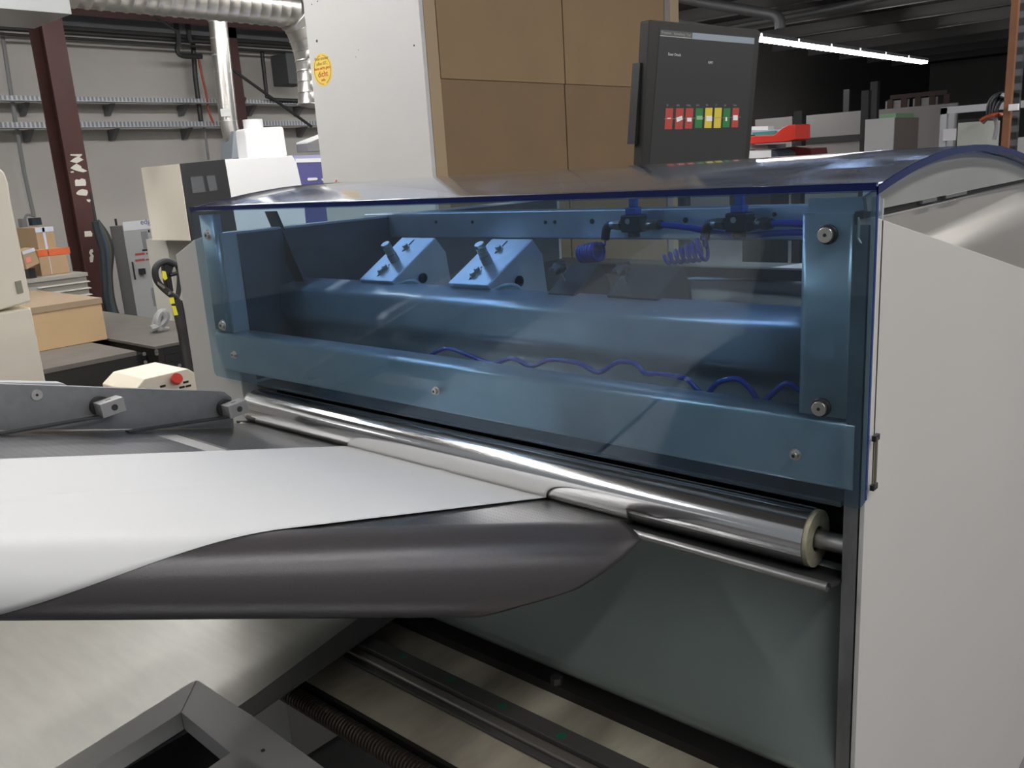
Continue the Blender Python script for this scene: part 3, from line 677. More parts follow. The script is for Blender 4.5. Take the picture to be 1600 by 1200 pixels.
# column (H section)
brown = mat('red_brown_paint', (.085, .030, .024), .55, noise=.2, nscale=3)
def hcol(XF, pxl, pxm, pxr, y, label, z1=None, w=.34):
    yl_, yr_ = onX(pxm, y, XF).y, onX(pxr, y, XF).y
    m_ = MB(); m_.box(XF-.02, XF, yl_, yr_, 0, ZC).box(XF-w, XF-w+.02, yl_, yr_, 0, ZC).box(XF-w+.02, XF-.02, (yl_+yr_)/2-.01, (yl_+yr_)/2+.01, 0, ZC)
    o = m_.build('steel_column', brown); return tag(o, label, 'column')
XP = -9.0
hcol(XP, 94, 112, 144, 300, 'red-brown steel column with white paint marks standing before the left wall', w=.32)
pc = [o for o in sc.objects if o.name == 'steel_column'][0]
wmk = mat('white_paint_mark', (.72, .70, .60), .7)
def mark(P, nme='paint_mark'):
    pts = [onX(100+x/6.31, 230+y/6.31, XP) for x, y in P]
    MB().prism([(XP+.001, p.y, p.z) for p in pts], (.003, 0, 0)).build(nme, wmk, pc)
for P in ([(62, 70), (178, 68), (172, 84), (150, 98), (192, 124), (125, 158), (58, 140), (100, 108), (135, 92), (62, 82)],
          [(122, 162), (168, 188), (172, 206), (228, 234), (190, 248), (120, 232), (62, 208), (80, 190)],
          [(62, 240), (92, 236), (96, 250), (70, 252)],
          [(106, 330), (120, 316), (150, 322), (172, 308), (208, 318), (216, 350), (214, 380), (112, 384)],
          [(120, 450), (145, 425), (180, 412), (230, 425), (234, 450), (222, 478), (150, 474), (124, 464)],
          [(220, 516), (245, 514), (266, 518), (250, 544), (230, 534)],
          [(200, 830), (262, 826), (278, 850), (276, 880), (204, 884)],
          [(258, 1010), (280, 1004), (288, 1030), (272, 1045), (292, 1070), (284, 1132), (258, 1136), (250, 1090), (262, 1070), (246, 1040)]): mark(P)
hcol(-10.0, 352, 360, 378, 120, 'second red-brown steel column further along the left wall, behind the duct', w=.2)
# roof beams and pipes on the left wall
def along(name, m, px, py, X, r, label, cat, y0=-5, y1=12, group=None, n=10):
    p = onX(px, py, X); return tag(MB().cyl((X, y0, p.z), (X, y1, p.z), r, n).build(name, m), label, cat, group)
pipem = mat('dark_pipe', (.05, .05, .048), .5, .4)
along('wall_pipe', pipem, 200, 57, -10.1, .028, 'upper dark pipe running along the top of the left wall', 'pipe', group='dark pipes along the wall')
along('wall_pipe', pipem, 200, 65.5, -10.1, .014, 'thin dark pipe just under the upper dark pipe on the left wall', 'pipe', group='dark pipes along the wall')
a, b = onX(200, 28, -10.0), onX(200, 47, -10.0)
tag(MB().box(-10.2, -10.0, -5, 14, b.z, a.z).build('eaves_beam', mat('ribbed_grey', (.13, .135, .14), .6)), 'grey ribbed beam along the top of the left wall above the pipes', 'beam')
a = onX(250, 29, -9.6); tag(MB().box(-9.62, -9.58, -1, 12, a.z-.03, a.z+.03).build('purlin', brown), 'thin red-brown purlin above the grey ribbed beam', 'beam')
galvt = patterned('perforated_tray', (.60, .62, .64), (.27, .28, .29), .45, .3, (0, 22, 0), 'dots')
def tray(py0, py1, label, brk):
    a, b = onX(240, py0, -10.25), onX(240, py1, -10.25)
    t = thing('cable_tray', label, 'cable tray', (-10.3, 3, b.z), 'perforated cable trays on the left wall')
    MB().box(-10.27, -10.25, -5, 12, b.z, a.z).build('tray_side', galvt, t)
    MB().box(-10.1, -10.271, -5, 12, b.z-.004, b.z).build('tray_floor', galv, t)
    for px in brk:
        y = onX(px, py1, -10.3).y
        MB().prism([(-10.275, y, b.z-.006), (-10.499, y, b.z-.006), (-10.499, y, b.z-.13), (-10.44, y, b.z-.13)], (0, .05, 0)).build('tray_bracket', mat('bracket_grey', (.16, .16, .16), .5), t)
tray(153, 161, 'upper perforated cable tray along the left wall', (38, 172, 288, 395, 470))
tray(190, 199, 'lower perforated cable tray along the left wall', (44, 179, 294, 475))
def run(name, m, pts, X, r, label, cat, group=None, sm=True, n=8):
    P = [onX(x, y, X) for x, y in pts]; P = smooth_path(P, 6) if sm else P
    return tag(MB().tube(P, r, n).build(name, m), label, cat, group)
cond = mat('grey_conduit', (.27, .27, .26), .5)
run('conduit', cond, [(3, 50), (24, 190), (38, 270), (53, 338)], -10.3, .022, 'grey vertical conduit on the wall left of the brown column', 'conduit', sm=False)
run('conduit', cond, [(38, 346), (42, 336), (55, 338)], -10.3, .014, 'short bent grey conduit into the junction box', 'conduit')
tag(BX(-10.25, (33, 342), (47, 372), .1).build('junction_box', cond), 'grey junction box on the wall above the cardboard boxes', 'box')
tag(BX(-10.2, (49, 341), (66, 351), .1).build('switch_box', mat('dark_blue_box', (.03, .045, .06), .5)), 'small dark box on the wall beside the grey junction box', 'box')
run('conduit', pipem, [(301, 60), (305, 120), (314, 190)], -10.3, .03, 'dark vertical pipe left of the silver duct', 'conduit', sm=False)
run('cable', mat('orange_cable', (.45, .09, .04), .5), [(309, 85), (316, 120), (322, 145), (326, 172), (333, 192)], -10.25, .014, 'orange-red cable hanging beside the silver duct', 'cable')
run('conduit', cond, [(318, 195), (322, 220), (326, 250)], -10.3, .016, 'thin grey conduit below the trays left of the duct elbow', 'conduit', sm=False)
run('bent_pipe', pipem, [(315, 88), (280, 85), (279, 60), (275, 40), (276, 24), (286, 19), (291, 26), (296, 60), (300, 66)], -10.0, .03, 'looped dark pipe under the spiral duct', 'pipe')
run('bent_pipe', pipem, [(409, 80), (412, 108), (417, 152), (430, 156), (480, 158)], -10.2, .026, 'dark pipe running down then right above the upper tray', 'pipe', sm=False)
run('brace_rod', pipem, [(222, 12), (275, 48)], -9.4, .012, 'short diagonal steel rod under the spiral duct', 'rod', sm=False)
run('brace_rod', pipem, [(351, 100), (487, 198)], -9.4, .018, 'long diagonal steel rod from the second column to the enclosure', 'rod', sm=False)
run('brace_strut', brown, [(352, 120), (358, 140), (380, 158)], -10.06, .06, 'short red-brown strut at the second column', 'strut', sm=False)
tag(BX(-9.8, (446, 82), (482, 132), .35).build('heater_box', mat('dark_grey_box', (.09, .095, .095), .5), bevel=.01), 'dark grey box high on the wall beside the enclosure', 'box')
# ducts
spiral = mat('spiral_duct_metal', (.62, .60, .55), .30, .9)
def spiral_duct(P, r, name, label, cat='duct', pitch=.09, rib=.006):
    P = smooth_path(P, 10); 
    # resample and add raised seams
    L = [0]
    for i in range(1, len(P)): L.append(L[-1]+(P[i]-P[i-1]).length)
    tot = L[-1]; rows = []; n = 28; st_ = []
    k = 0.0
    while k < tot: st_ += [(k, r), (k+pitch*.82, r), (k+pitch*.88, r+rib), (k+pitch*.95, r+rib)]; k += pitch
    t = None; j = 0
    for s__, rr in st_:
        if s__ > tot: break
        while j < len(L)-2 and L[j+1] < s__: j += 1
        d = (P[j+1]-P[j]).normalized(); p = P[j]+d*(s__-L[j])
        dn = (P[min(j+2, len(P)-1)]-P[max(j-1, 0)]).normalized()
        if t is None: t = dn.orthogonal().normalized()
        t = (t-dn*t.dot(dn)).normalized(); q = dn.cross(t)
        rows.append([p+(t*cos(2*pi*i/n)+q*sin(2*pi*i/n))*rr for i in range(n+1)])
    return tag(MB().grid(rows).build(name, spiral, auto=50), label, cat)
XD = -6.2; e = onX(474, 60, XD); c0 = onX(300, -3, XD); rr = .14
spiral_duct([V((XD, -3, c0.z)), V((XD, 0, c0.z)), V((XD, e.y-.35, c0.z)), V((XD, e.y-.08, c0.z-.04)), V((XD, e.y+.03, c0.z-.2)), V((XD, e.y+.07, c0.z-.45)), V((XD, onX(493, 180, XD).y, onX(493, 180, XD).z))], rr, 'spiral_duct', 'large silver spiral duct running along the top left and bending down beside the enclosure')
XV = -8.0; a = onX(339, 22, XV); b = onX(357, 190, XV)
dd_ = (a-b).normalized()
tdu = thing('extract_duct', 'vertical silver duct with an elbow hanging left of the white machine tower', 'duct', b)
MB().cyl(b, a+dd_*.5, .088, 32).build('duct_pipe', spiral, tdu)
for k in range(7): q = b+(a-b)*(k/6.5); MB().cyl(q, q+dd_*.008, .0905, 32).build('duct_seam', galv, tdu)
el = [b+dd_*.02, onX(361, 208, XV), onX(366, 220, XV), onX(374, 229, XV), onX(382, 233, XV)]
MB().tube(smooth_path(el, 5), .086, 24).build('duct_elbow', spiral, tdu)
MB().prism([onX(x, y, XV+.12) for x, y in ((365, 205), (373, 208), (376, 246), (362, 248))], (-.2, .0, 0)).build('duct_box', mat('duct_box_grey', (.26, .29, .31), .5), tdu)
q = onX(350, 177, XV+.09); MB().box(XV+.082, XV+.091, q.y-.035, q.y+.07, q.z-.03, q.z+.04).build('duct_label', whitep, tdu)
XR_ = -4.9; a = onX(-300, -60, XR_); b = onX(112, 22, XR_)
tag(MB().box(XR_-.5, XR_, -2.5, b.y, b.z, b.z+.5).build('flat_duct', mat('flat_duct_metal', (.36, .37, .36), .35, .7)), 'flat rectangular metal duct in the top left corner', 'duct')

# ivory machine with black window, white tower and blue body
XM = -5.2
mm = thing('printing_machine', 'large ivory and white machine with black window and blue end, behind the guard at left', 'machine', (XM-.6, 2.2, 0))
def mp(px, py): return onX(px, py, XM)
def facet(name, m, pts, depth, dx=0.0, bevel=0): return MB().prism([(XM+dx, onX(x, y, XM).y, onX(x, y, XM).z) for x, y in pts], (-depth, 0, 0)).build(name, m, mm, bevel=bevel)
ym0 = mp(281, 256).y; xm0 = onY(221, 262, ym0).x; zm0, zm1 = mp(281, 256).z, mp(300, 376).z
MB().box(xm0, XM-.701, ym0, 5, zm1, zm0).build('ivory_panel', beige, mm, bevel=.02) if xm0 < XM-.75 else None
MDP = min(.7, XM-xm0)
MB().box(xm0, XM-.003, ym0-.004, ym0-.0005, zm1, zm0).build('ivory_panel', beige, mm, bevel=.001)
facet('black_panel', mat('charcoal_panel', (.03, .03, .032), .4), [(281, 256), (351, 249), (372, 372), (300, 376)], MDP, .001)
facet('window', mat('window_grey', (.10, .105, .11), .2), [(297, 277), (316, 275), (321, 300), (301, 302)], .005, .004)
facet('window', mat('window_grey', (.10, .105, .11), .2), [(322, 275), (335, 274), (340, 297), (327, 299)], .005, .004)
facet('white_panel', whitem, [(351, 249), (457, 243), (463, 252), (474, 300), (480, 366), (372, 372)], MDP, .002, bevel=.006)
facet('white_tower', whitem, [(389, 202), (392, 200), (447, 196.5), (450, 199), (456, 243), (394, 246.5)], .12, -.05, bevel=.02)
tc_ = mp(411, 197); MB().cyl((XM-.115, tc_.y, tc_.z-.02), (XM-.115, tc_.y, tc_.z+.05), .065, 32).build('tower_cap', whitem, mm)
facet('lid_band', mat('pale_violet_band', (.42, .42, .62), .4), [(458, 243), (545, 240), (547, 248), (461, 251)], .7, .002)
facet('white_stripe', whitem, [(461, 248), (547, 246), (548, 252), (463, 254)], .7, .004)
facet('blue_panel', navy, [(463, 254), (548, 252), (560, 360), (478, 366)], .7, .001)
facet('handle_slot', whitem, [(481, 278), (494, 277.5), (496, 279.5), (494.5, 281.5), (481.5, 282.5), (480, 280.5)], .004, .005)
facet('handle_slot', whitem, [(502, 279), (512, 278.5), (512.5, 282), (503, 282.5)], .004, .005)
xl1, xl0 = onY(264, 400, ym0+.08).x, onY(232, 400, ym0+.08).x
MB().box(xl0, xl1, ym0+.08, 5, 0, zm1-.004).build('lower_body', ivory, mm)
# grey box beside the tower
XG3 = -5.22; a, b = onX(480, 224, XG3), onX(500, 243, XG3); b.z += .03
gb = thing('lamp_box', 'grey box with white sloping lid beside the white machine tower', 'box', (XG3-.2, a.y+.2, b.z))
MB().box(XG3-.13, XG3, a.y, a.y+.5, b.z, a.z).build('box_body', mat('mid_grey_box', (.22, .22, .22), .5), gb)
MB().prism([(XG3, a.y, a.z+.001), (XG3-.13, a.y, a.z+.001), (XG3-.13, a.y+.35, a.z+.10), (XG3, a.y+.35, a.z+.10)], (0, 0, .01)).build('box_lid', whitem, gb)

# ivory machine, far left
XA = -2.9
la = thing('cream_machine', 'warm cream machine housing at the far left edge', 'machine', (XA-.3, -.6, 0))
def lf(name, m, pts, depth, dx=0, bevel=0): return MB().prism([(XA+dx, onX(x, y, XA).y, onX(x, y, XA).z) for x, y in pts], (-depth, 0, 0)).build(name, m, la, bevel=bevel)
lf('upper_door', beige, [(-300, 246), (0, 262), (8, 270), (14, 286), (17, 310), (50, 472), (0, 485), (-300, 540)], .6, bevel=.008)
lf('lower_door', beige, [(-300, 546), (0, 489), (51, 480), (78, 615), (90, 700), (-300, 900)], .6, -.01, bevel=.008)
lf('recessed_handle', mat('handle_recess', (.30, .29, .22), .5), [(23, 440), (32, 438), (36, 457), (27, 459)], .004, .005)

# bench, board box on it, second unit
XB_ = -3.9; zt_b = onX(140, 563, XB_).z
dkb = mat('black_bench_side', (.022, .020, .016), .5, noise=.3); topm = mat('bench_top_grey', (.15, .135, .12), .55, noise=.2)
bn = thing('work_bench', 'long black bench unit with grey top, left of the pallet truck handle', 'bench', (XB_-.5, .3, 0))
y0_, y1_ = onX(40, 575, XB_).y, onX(212, 550, XB_).y
MB().box(XB_-1.6, XB_-.003, y0_-1, y1_, .05, zt_b-.02).build('bench_body', dkb, bn)
MB().box(XB_-1.6, XB_, y0_-1, y1_+.002, zt_b-.0199, zt_b).build('bench_top', topm, bn)
bn2 = thing('machine_base_unit', 'black perforated base unit with white screws beside the pallet truck handle', 'base unit', (XB_-.5, 1, 0))
y2_ = onX(288, 540, XB_).y; z2 = onX(250, 540, XB_).z
MB().box(XB_-2.2, XB_, y1_+.10, y2_+.3, .05, z2-.012).build('unit_body', dkb, bn2)
MB().box(XB_-2.2, XB_+.004, y1_+.09, y2_+.3, z2-.0119, z2).build('unit_top', topm, bn2)
MB().box(XB_-1.8, XB_-.1, y1_+.004, y1_+.09, .05, z2-.04).build('joint_cover', black, bn2)
for px, py in ((225, 553), (244, 549), (244.5, 552.5), (227, 566), (229, 579), (248, 577.5), (254, 576.5), (280, 571)):
    p = onX(px, py, XB_); MB().cyl((XB_, p.y, p.z), (XB_+.004, p.y, p.z), .009, 10).build('screw_head', zinc, bn2)
for a_, b_ in (((255, 545), (284, 540)), ((257, 556), (285, 549)), ((260, 567), (285, 561))):
    p, q = onX(*a_, XB_), onX(*b_, XB_); MB().box(XB_, XB_+.003, p.y, q.y, p.z-.03, p.z).build('slot', black, bn2)
# fibreboard crate on bench
q0, q1 = onZ(72, 548, zt_b), onZ(168, 530, zt_b); XC = (q0.x+q1.x)/2
hb_ = onX(157, 465, XC).z
crt = thing('board_crate', 'long brown board crate standing on the black bench', 'crate', (XC-.3, .5, zt_b))
yb0, yb1 = onX(20, 548, XC).y, onX(168, 530, XC).y
MB().box(XC-.5, XC, yb0-.5, yb1, zt_b+.002, hb_-.03).build('crate_side', mat('crate_board', (.60, .42, .23), .7, noise=.05), crt)
MB().box(XC-.85, XC+.006, yb0-.5, yb1+.004, hb_-.028, hb_).build('crate_lid', mat('crate_lid', (.35, .26, .17), .7), crt)
# beige metal cabinet and boxes
XK = -7.6; kz = onX(90, 431, XK).z
ck = thing('louvred_cabinet', 'beige metal cabinet with louvred vents in front of the brown column', 'cabinet', (XK-.4, 1, 0))
yk0, yk1 = onX(30, 438, XK).y, onX(134, 427, XK).y
MB().box(XK-.75, XK, yk0-.8, yk1, .0, kz-.03).build('cabinet_body', mat('beige_cabinet', (.36, .34, .29), .5), ck)
MB().box(XK-.77, XK+.015, yk0-.8, yk1+.01, kz-.0299, kz).build('cabinet_top', mat('beige_cabinet', (.36, .34, .29), .5), ck)
for i in range(4):
    for j in range(4):
        yy = onX(56+j*20, 445, XK).y; zz_ = kz-.07-i*.055
        MB().prism([(XK+.0005, yy, zz_), (XK+.014, yy+.015, zz_-.012), (XK+.0005, yy, zz_-.014)], (0, .12, 0)).build('louvre', mat('beige_cabinet', (.36, .34, .29), .5), ck)
blk = mat('blue_white_tape', (.55, .58, .66), .4); ora = mat('orange_tape', (.62, .13, .04), .5)
def carton(X, a, b, depth, label, tapes, nm_='cardboard_box'):
    p, q = onX(*a, X), onX(*b, X); z0_ = kz+.001 if b[1] > 415 else q.z
    t = thing(nm_, label, 'box', (X-depth/2, (p.y+q.y)/2, z0_), 'cardboard boxes on the louvred cabinet')
    MB().box(X-depth, X, p.y, q.y, z0_, p.z).build('carton', card, t, bevel=.004)
    for (c0_, c1_, m_) in tapes:
        u, v_ = onX(*c0_, X), onX(*c1_, X); MB().box(X+.0002, X+.002, u.y, v_.y, max(v_.z, z0_+.002), u.z).build('tape', m_, t)
    return t, z0_, p
big = carton(-7.75, (58, 391), (110, 428), .45, 'larger cardboard box with orange tape below the smaller one', [((58, 391), (110, 396), ora), ((74, 391), (82, 428), blk)])
ztop = onX(80, 391, -7.75).z
pA, pB = onX(54, 356, -7.8), onX(89, 388, -7.8)
ts_ = thing('cardboard_box', 'smaller cardboard box with white-blue tape on top of the larger one', 'box', (-8, pA.y, ztop), 'cardboard boxes on the louvred cabinet')
MB().box(-8.2, -7.8, pA.y, pB.y, ztop+.002, pA.z).build('carton', card, ts_, bevel=.004)
u, v_ = onX(65, 356, -7.8), onX(75, 388, -7.8); MB().box(-7.7998, -7.797, u.y, v_.y, ztop+.004, u.z).build('tape', blk, ts_)
MB().box(-7.7998, -7.797, pA.y, pB.y, pA.z-.04, pA.z).build('tape', blk, ts_)
pA, pB = onX(36, 390, -7.62), onX(61, 418, -7.62)
t3 = thing('cardboard_box', 'tilted cardboard box with pink label left of the stack', 'box', (-7.8, pA.y, kz+.1), 'cardboard boxes on the louvred cabinet')
MB().prism([onX(x, y, -7.62) for x, y in ((34, 393), (53, 387), (62, 411), (42, 421))], (-.2, 0, 0)).build('carton', card, t3, bevel=.003)
MB().prism([onX(x, y, -7.618) for x, y in ((34, 393), (53, 387), (55, 392), (36, 398))], (.0015, 0, 0)).build('tape', blk, t3)
MB().prism([onX(x, y, -7.618) for x, y in ((40, 403), (47, 401), (49, 409), (42, 411))], (.0015, 0, 0)).build('label_paper', mat('pink_label', (.75, .22, .18), .6), t3)
p_, q_ = onX(44, 421, -7.64), onX(57, 432, -7.64)
tag(MB().box(-7.8, -7.64, p_.y, q_.y, kz+.001, onX(44, 420, -7.64).z).build('black_case', black), 'small black case holding up the tilted cardboard box', 'case')
# grey control cabinet
XS = -8.9
a, b = onX(191, 352, XS), onX(262, 505, XS); wd = .42
cc_ = thing('control_cabinet', 'grey control cabinet with white top band and red stripes beside the black hoses', 'cabinet', (XS-.2, a.y, 0))
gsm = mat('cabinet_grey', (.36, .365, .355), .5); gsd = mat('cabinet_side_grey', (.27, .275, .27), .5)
xs_l = onY(171, 352, a.y).x
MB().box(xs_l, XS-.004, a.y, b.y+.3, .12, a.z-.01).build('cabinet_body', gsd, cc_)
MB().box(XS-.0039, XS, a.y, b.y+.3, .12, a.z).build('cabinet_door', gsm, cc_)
MB().box(xs_l, XS, a.y+.02, b.y+.3, 0, .12).build('plinth', black, cc_)
def cf(px0, py0, px1, py1, m, nme, d=.004):
    p, q = onX(px0, py0, XS), onX(px1, py1, XS); MB().box(XS+.0003, XS+d, p.y, q.y, p.z, q.z).build(nme, m, cc_)
cf(191, 347, 260, 354.5, mat('cabinet_white_band', (.62, .63, .63), .5), 'top_band')
for py, w_ in ((397.5, 15), (407, 15)): cf(211, py-1.4, 211+w_, py+.2, mat('cabinet_red', (.35, .06, .05), .5), 'red_stripe'); cf(228, py-2.4, 234, py-1, mat('cabinet_red', (.35, .06, .05), .5), 'red_stripe')
cf(220, 362, 234, 388, mat('vent_grey', (.20, .205, .21), .5), 'vent'); cf(206, 409, 210, 437, black, 'door_handle', .03); cf(216, 420, 225, 428, black, 'latch', .05)
cf(231, 359, 234, 363, black, 'indicator'); cf(222, 390, 232, 391.5, black, 'slot'); cf(236, 450, 244, 478, mat('vent_grey', (.20, .205, .21), .5), 'vent')
p = onX(219, 349.5, XS); text('edge', 'lettering', mat('navy_ink', (.05, .06, .2), .5), (XS+.006, p.y, p.z-.01), (0, 1, 0), (0, 0, 1), .075, cc_)
p = onX(179, 345, XS-.3); MB().cyl((XS-.35, a.y+.1, a.z-.01), (XS-.35, a.y+.1, a.z+.06), .012, 8).build('antenna', black, cc_)
# hoses by the column
hm = mat('black_rubber_hose', (.025, .03, .035), .5)
for k, (dx, cl) in enumerate(((0, hm), (5, mat('blue_grey_hose', (.05, .08, .11), .5)), (9, mat('olive_hose', (.09, .085, .05), .5)), (13, hm))):
    run('cable_hose', cl, [(148+dx*.2, 346), (153+dx, 368), (160+dx, 392), (163+dx*.6, 430), (166+dx*.7, 470), (176+dx*.8, 500), (195+dx, 519), (215+dx*1.2, 524)], -8.5-.07*k, .034, ['black hose nearest the brown column', 'blue-grey hose in the bundle beside the column', 'olive hose in the bundle beside the column', 'outer black hose curving beside the control cabinet'][k], 'hose', 'hoses beside the brown column')
run('cable', pipem, [(141, 300), (147, 330), (150, 352)], -8.6, .012, 'thin black cable running down the column edge', 'cable')
for k, P in enumerate(([(240, 518), (246, 495), (256, 487), (260, 495), (252, 512), (262, 515)], [(236, 514), (250, 508), (258, 498), (252, 488), (246, 500), (250, 516)])):
    run('ribbed_tube', mat('pale_grey_tube', (.33, .33, .32), .5), P, onZ(250, 517, z2).x+.05*k, .018, ['pale grey tube heaped behind the base unit, front one', 'pale grey tube heaped behind the base unit, rear one'][k], 'tube', 'grey tubes behind the base unit')
# pallet truck handle
XH = -3.3
ph = thing('pallet_truck', 'black pallet truck handle with yellow stickers left of the blue guard', 'pallet truck', (XH, onX(296, 600, XH).y, 0))
def hx(px, py, X=XH): return onX(px, py, X)
b0 = hx(297, 592); 
MB().tube([V((XH, b0.y+.06, .12)), b0, hx(285, 520), hx(274, 468)], .019, 12).build('shaft', darkm, ph)
MB().tube([V((XH-.04, b0.y+.10, .12)), hx(300, 560), hx(289, 508), hx(280, 470)], .012, 10).build('shaft', black, ph)
MB().tube(smooth_path([hx(276, 466), hx(264, 458), hx(249, 444), hx(243, 432), hx(243, 420), hx(250, 411), hx(262, 408), hx(273, 413)], 6), .013, 10).build('handle_loop', darkm, ph)
MB().tube(smooth_path([hx(276, 466, XH-.1), hx(279, 455, XH-.1), hx(280, 430, XH-.1), hx(276, 414, XH-.1), hx(268, 409)], 6), .010, 10).build('handle_loop', darkm, ph)
MB().prism([hx(x, y) for x, y in ((256, 411), (270, 408), (273, 414), (268, 430), (272, 455), (264, 458), (258, 430))], (-.03, 0, 0)).build('control_head', black, ph, bevel=.004)
MB().tube([hx(265, 430), hx(276, 427)], .008, 8).build('lever', black, ph)
ylw = mat('yellow_sticker', (.80, .72, .05), .5)
MB().prism([hx(x, y, XH+.012) for x, y in ((253, 423), (258, 424), (261, 435), (257, 438), (253, 433))], (.004, 0, 0)).build('yellow_grip', ylw, ph)
for P in ([(264, 465), (271, 464.5), (273, 474), (266, 475)], [(268, 478), (274, 478), (278, 492), (272, 493)]):
    MB().prism([hx(x, y, XH+.021) for x, y in P], (.002, 0, 0)).build('yellow_sticker', ylw, ph)
for P in ([(246, 440), (256, 447), (258, 450), (255, 451), (246, 444)], [(262, 457), (266, 455), (267, 459), (263, 461)]):
    MB().prism([hx(x, y, XH+.014) for x, y in P], (.003, 0, 0)).build('worn_patch', zinc, ph)
MB().box(XH-.25, XH+.1, b0.y-.02, b0.y+.5, .0, .12).build('truck_forks', darkm, ph)
# bright control desk with emergency stop
XO = -3.0
cdk = thing('control_desk', 'bright cream control desk with red stop button behind the side guide', 'control desk', (XO-.2, onX(250, 600, XO).y, 0))
d0, d1, d2, d3 = hx(208, 612, XO), hx(226, 592, XO), hx(293, 576, XO), hx(300, 610, XO)
MB().prism([(XO, d0.y, d0.z), (XO, d1.y, d1.z), (XO, d2.y, d2.z), (XO, d3.y+.1, d3.z), (XO, d3.y+.1, 0), (XO, d0.y, 0)], (-.25, 0, 0)).build('desk_body', beige, cdk, bevel=.004)
p = hx(271, 598, XO); MB().cyl((XO, p.y, p.z), (XO+.02, p.y+.0, p.z+.012), .012, 16).build('button_stem', zinc, cdk)
MB().cyl((XO+.02, p.y, p.z+.012), (XO+.036, p.y, p.z+.022), .020, 20).build('stop_button', mat('stop_red', (.5, .03, .02), .4), cdk)
for px, py in ((254, 603.5), (290, 597), (294, 603), (284, 605)):
    p = hx(px, py, XO); MB().box(XO+.0003, XO+.004, p.y-.010, p.y+.010, p.z-.003, p.z+.004).build('key', black, cdk)

# ================================================================== RIGHT BACKGROUND
pan = mat('grey_partition', (.33, .315, .30), .75, noise=.06, nscale=1); dst = mat('dark_steel_post', (.035, .035, .035), .6)
def BYt(Y, a, b, d, name, m, label, cat, group=None, floor=True, bevel=0):
    p, q = onY(*a, Y), onY(*b, Y); z0_ = 0 if floor else q.z
    return tag(MB().box(p.x, q.x, Y, Y+d, z0_, p.z).build(name, m, bevel=bevel), label, cat, group)
BYt(14, (1050, 200), (1138, 240), .05, 'partition_panel', pan, 'pale partition panel hidden mostly behind the screen', 'partition', 'grey partition panels')
BYt(14, (1180, 187), (1237, 240), .05, 'partition_panel', pan, 'short grey partition panel behind the red machine', 'partition', 'grey partition panels')
BYt(14, (1254, 181), (1346, 240), .05, 'partition_panel', pan, 'grey partition panel between the two dark posts', 'partition', 'grey partition panels')
BYt(13.96, (1254, 216), (1346, 219), .04, 'rail', dst, 'dark horizontal rail across the middle partition panel', 'rail', floor=False)
BYt(13, (1366, 172), (1492, 240), .05, 'partition_panel', pan, 'wide grey partition panel behind the white box and the shelf', 'partition', 'grey partition panels')
BYt(9, (1240, 174), (1252, 240), .12, 'steel_post', dst, 'dark steel post right of the red machine', 'post', 'dark steel posts')
BYt(11, (1346, 142), (1354, 240), .1, 'steel_post', dst, 'dark steel post left of the white box', 'post', 'dark steel posts')
BYt(12, (1360, 128), (1367, 240), .1, 'steel_post', dst, 'dark steel post just behind the white box', 'post', 'dark steel posts')
BYt(15.5, (1318, 140), (1326, 180), .1, 'steel_post', dst, 'far dark steel post under the end of the lights', 'post', 'dark steel posts')
# window frame shelf
fb = thing('wooden_rack', 'long dark brown wooden rack resting on the partition top', 'frame', onY(1430, 160, 13.1))
f0, f1 = onY(1391, 149, 13.0), onY(1478, 171.5, 13.0); bw = mat('dark_brown_wood', (.05, .028, .02), .7)
zpt = onY(1366, 172, 13).z+.002; f1 = V((f1.x, f1.y, zpt))
MB().box(f0.x, f1.x, 13.0, 13.05, f0.z-.06, f0.z).build('top_rail', bw, fb)
for k in range(5): xx = f0.x+(f1.x-f0.x)*k/4; MB().box(xx-.04, xx+.04, 13.0, 13.05, f1.z, f0.z-.061).build('stile', bw, fb)
for k in (0, 2): xx = f0.x+(f1.x-f0.x)*(k/4+.125); MB().box(xx-.17, xx+.17, 13.02, 13.03, f1.z, f0.z-.08).build('paper', pan, fb)
# white carton box
wb = thing('white_box', 'tall white box with green top and brown side in front of the partitions', 'box', onY(1394, 235, 8))
w0, w1 = onY(1352, 187, 8), onY(1395, 240, 8); wr = onX(1435, 200, w1.x)
MB().box(w0.x, w1.x, 8, 8.02, 0, w0.z).build('front_board', mat('white_box_face', (.52, .51, .50), .6), wb)
MB().box(w0.x, w1.x, 8.021, wr.y, 0, w0.z-.002).build('side_body', mat('brown_grey_side', (.25, .20, .18), .7), wb)
MB().box(w0.x+.1, w1.x-.02, 8.1, wr.y-.1, w0.z-.001, w0.z+.04).build('green_lid', mat('green_lid', (.25, .48, .25), .6), wb)
# light shelf frame
sh = thing('metal_shelf', 'light grey metal shelf frame behind the electrical box', 'shelf', onY(1474, 220, 7))
lgm = mat('light_grey_shelf', (.48, .49, .50), .5)
p, q = onY(1470, 169, 7), onY(1550, 163, 7)
MB().box(p.x, p.x+.05, 7, 7.05, 0, p.z).build('upright', lgm, sh); MB().box(p.x, q.x+.5, 7, 7.04, p.z-.05, p.z+.005).build('shelf_beam', lgm, sh)
r_ = onY(1482, 178, 7.6); MB().box(r_.x, r_.x+.05, 7.6, 7.65, 0, p.z).build('upright', lgm, sh)
BYt(6.98, (1474, 202), (1493, 219), .02, 'white_plate', mat('white_plate', (.66, .64, .65), .5), 'small white plate beside the electrical box', 'plate', floor=False)
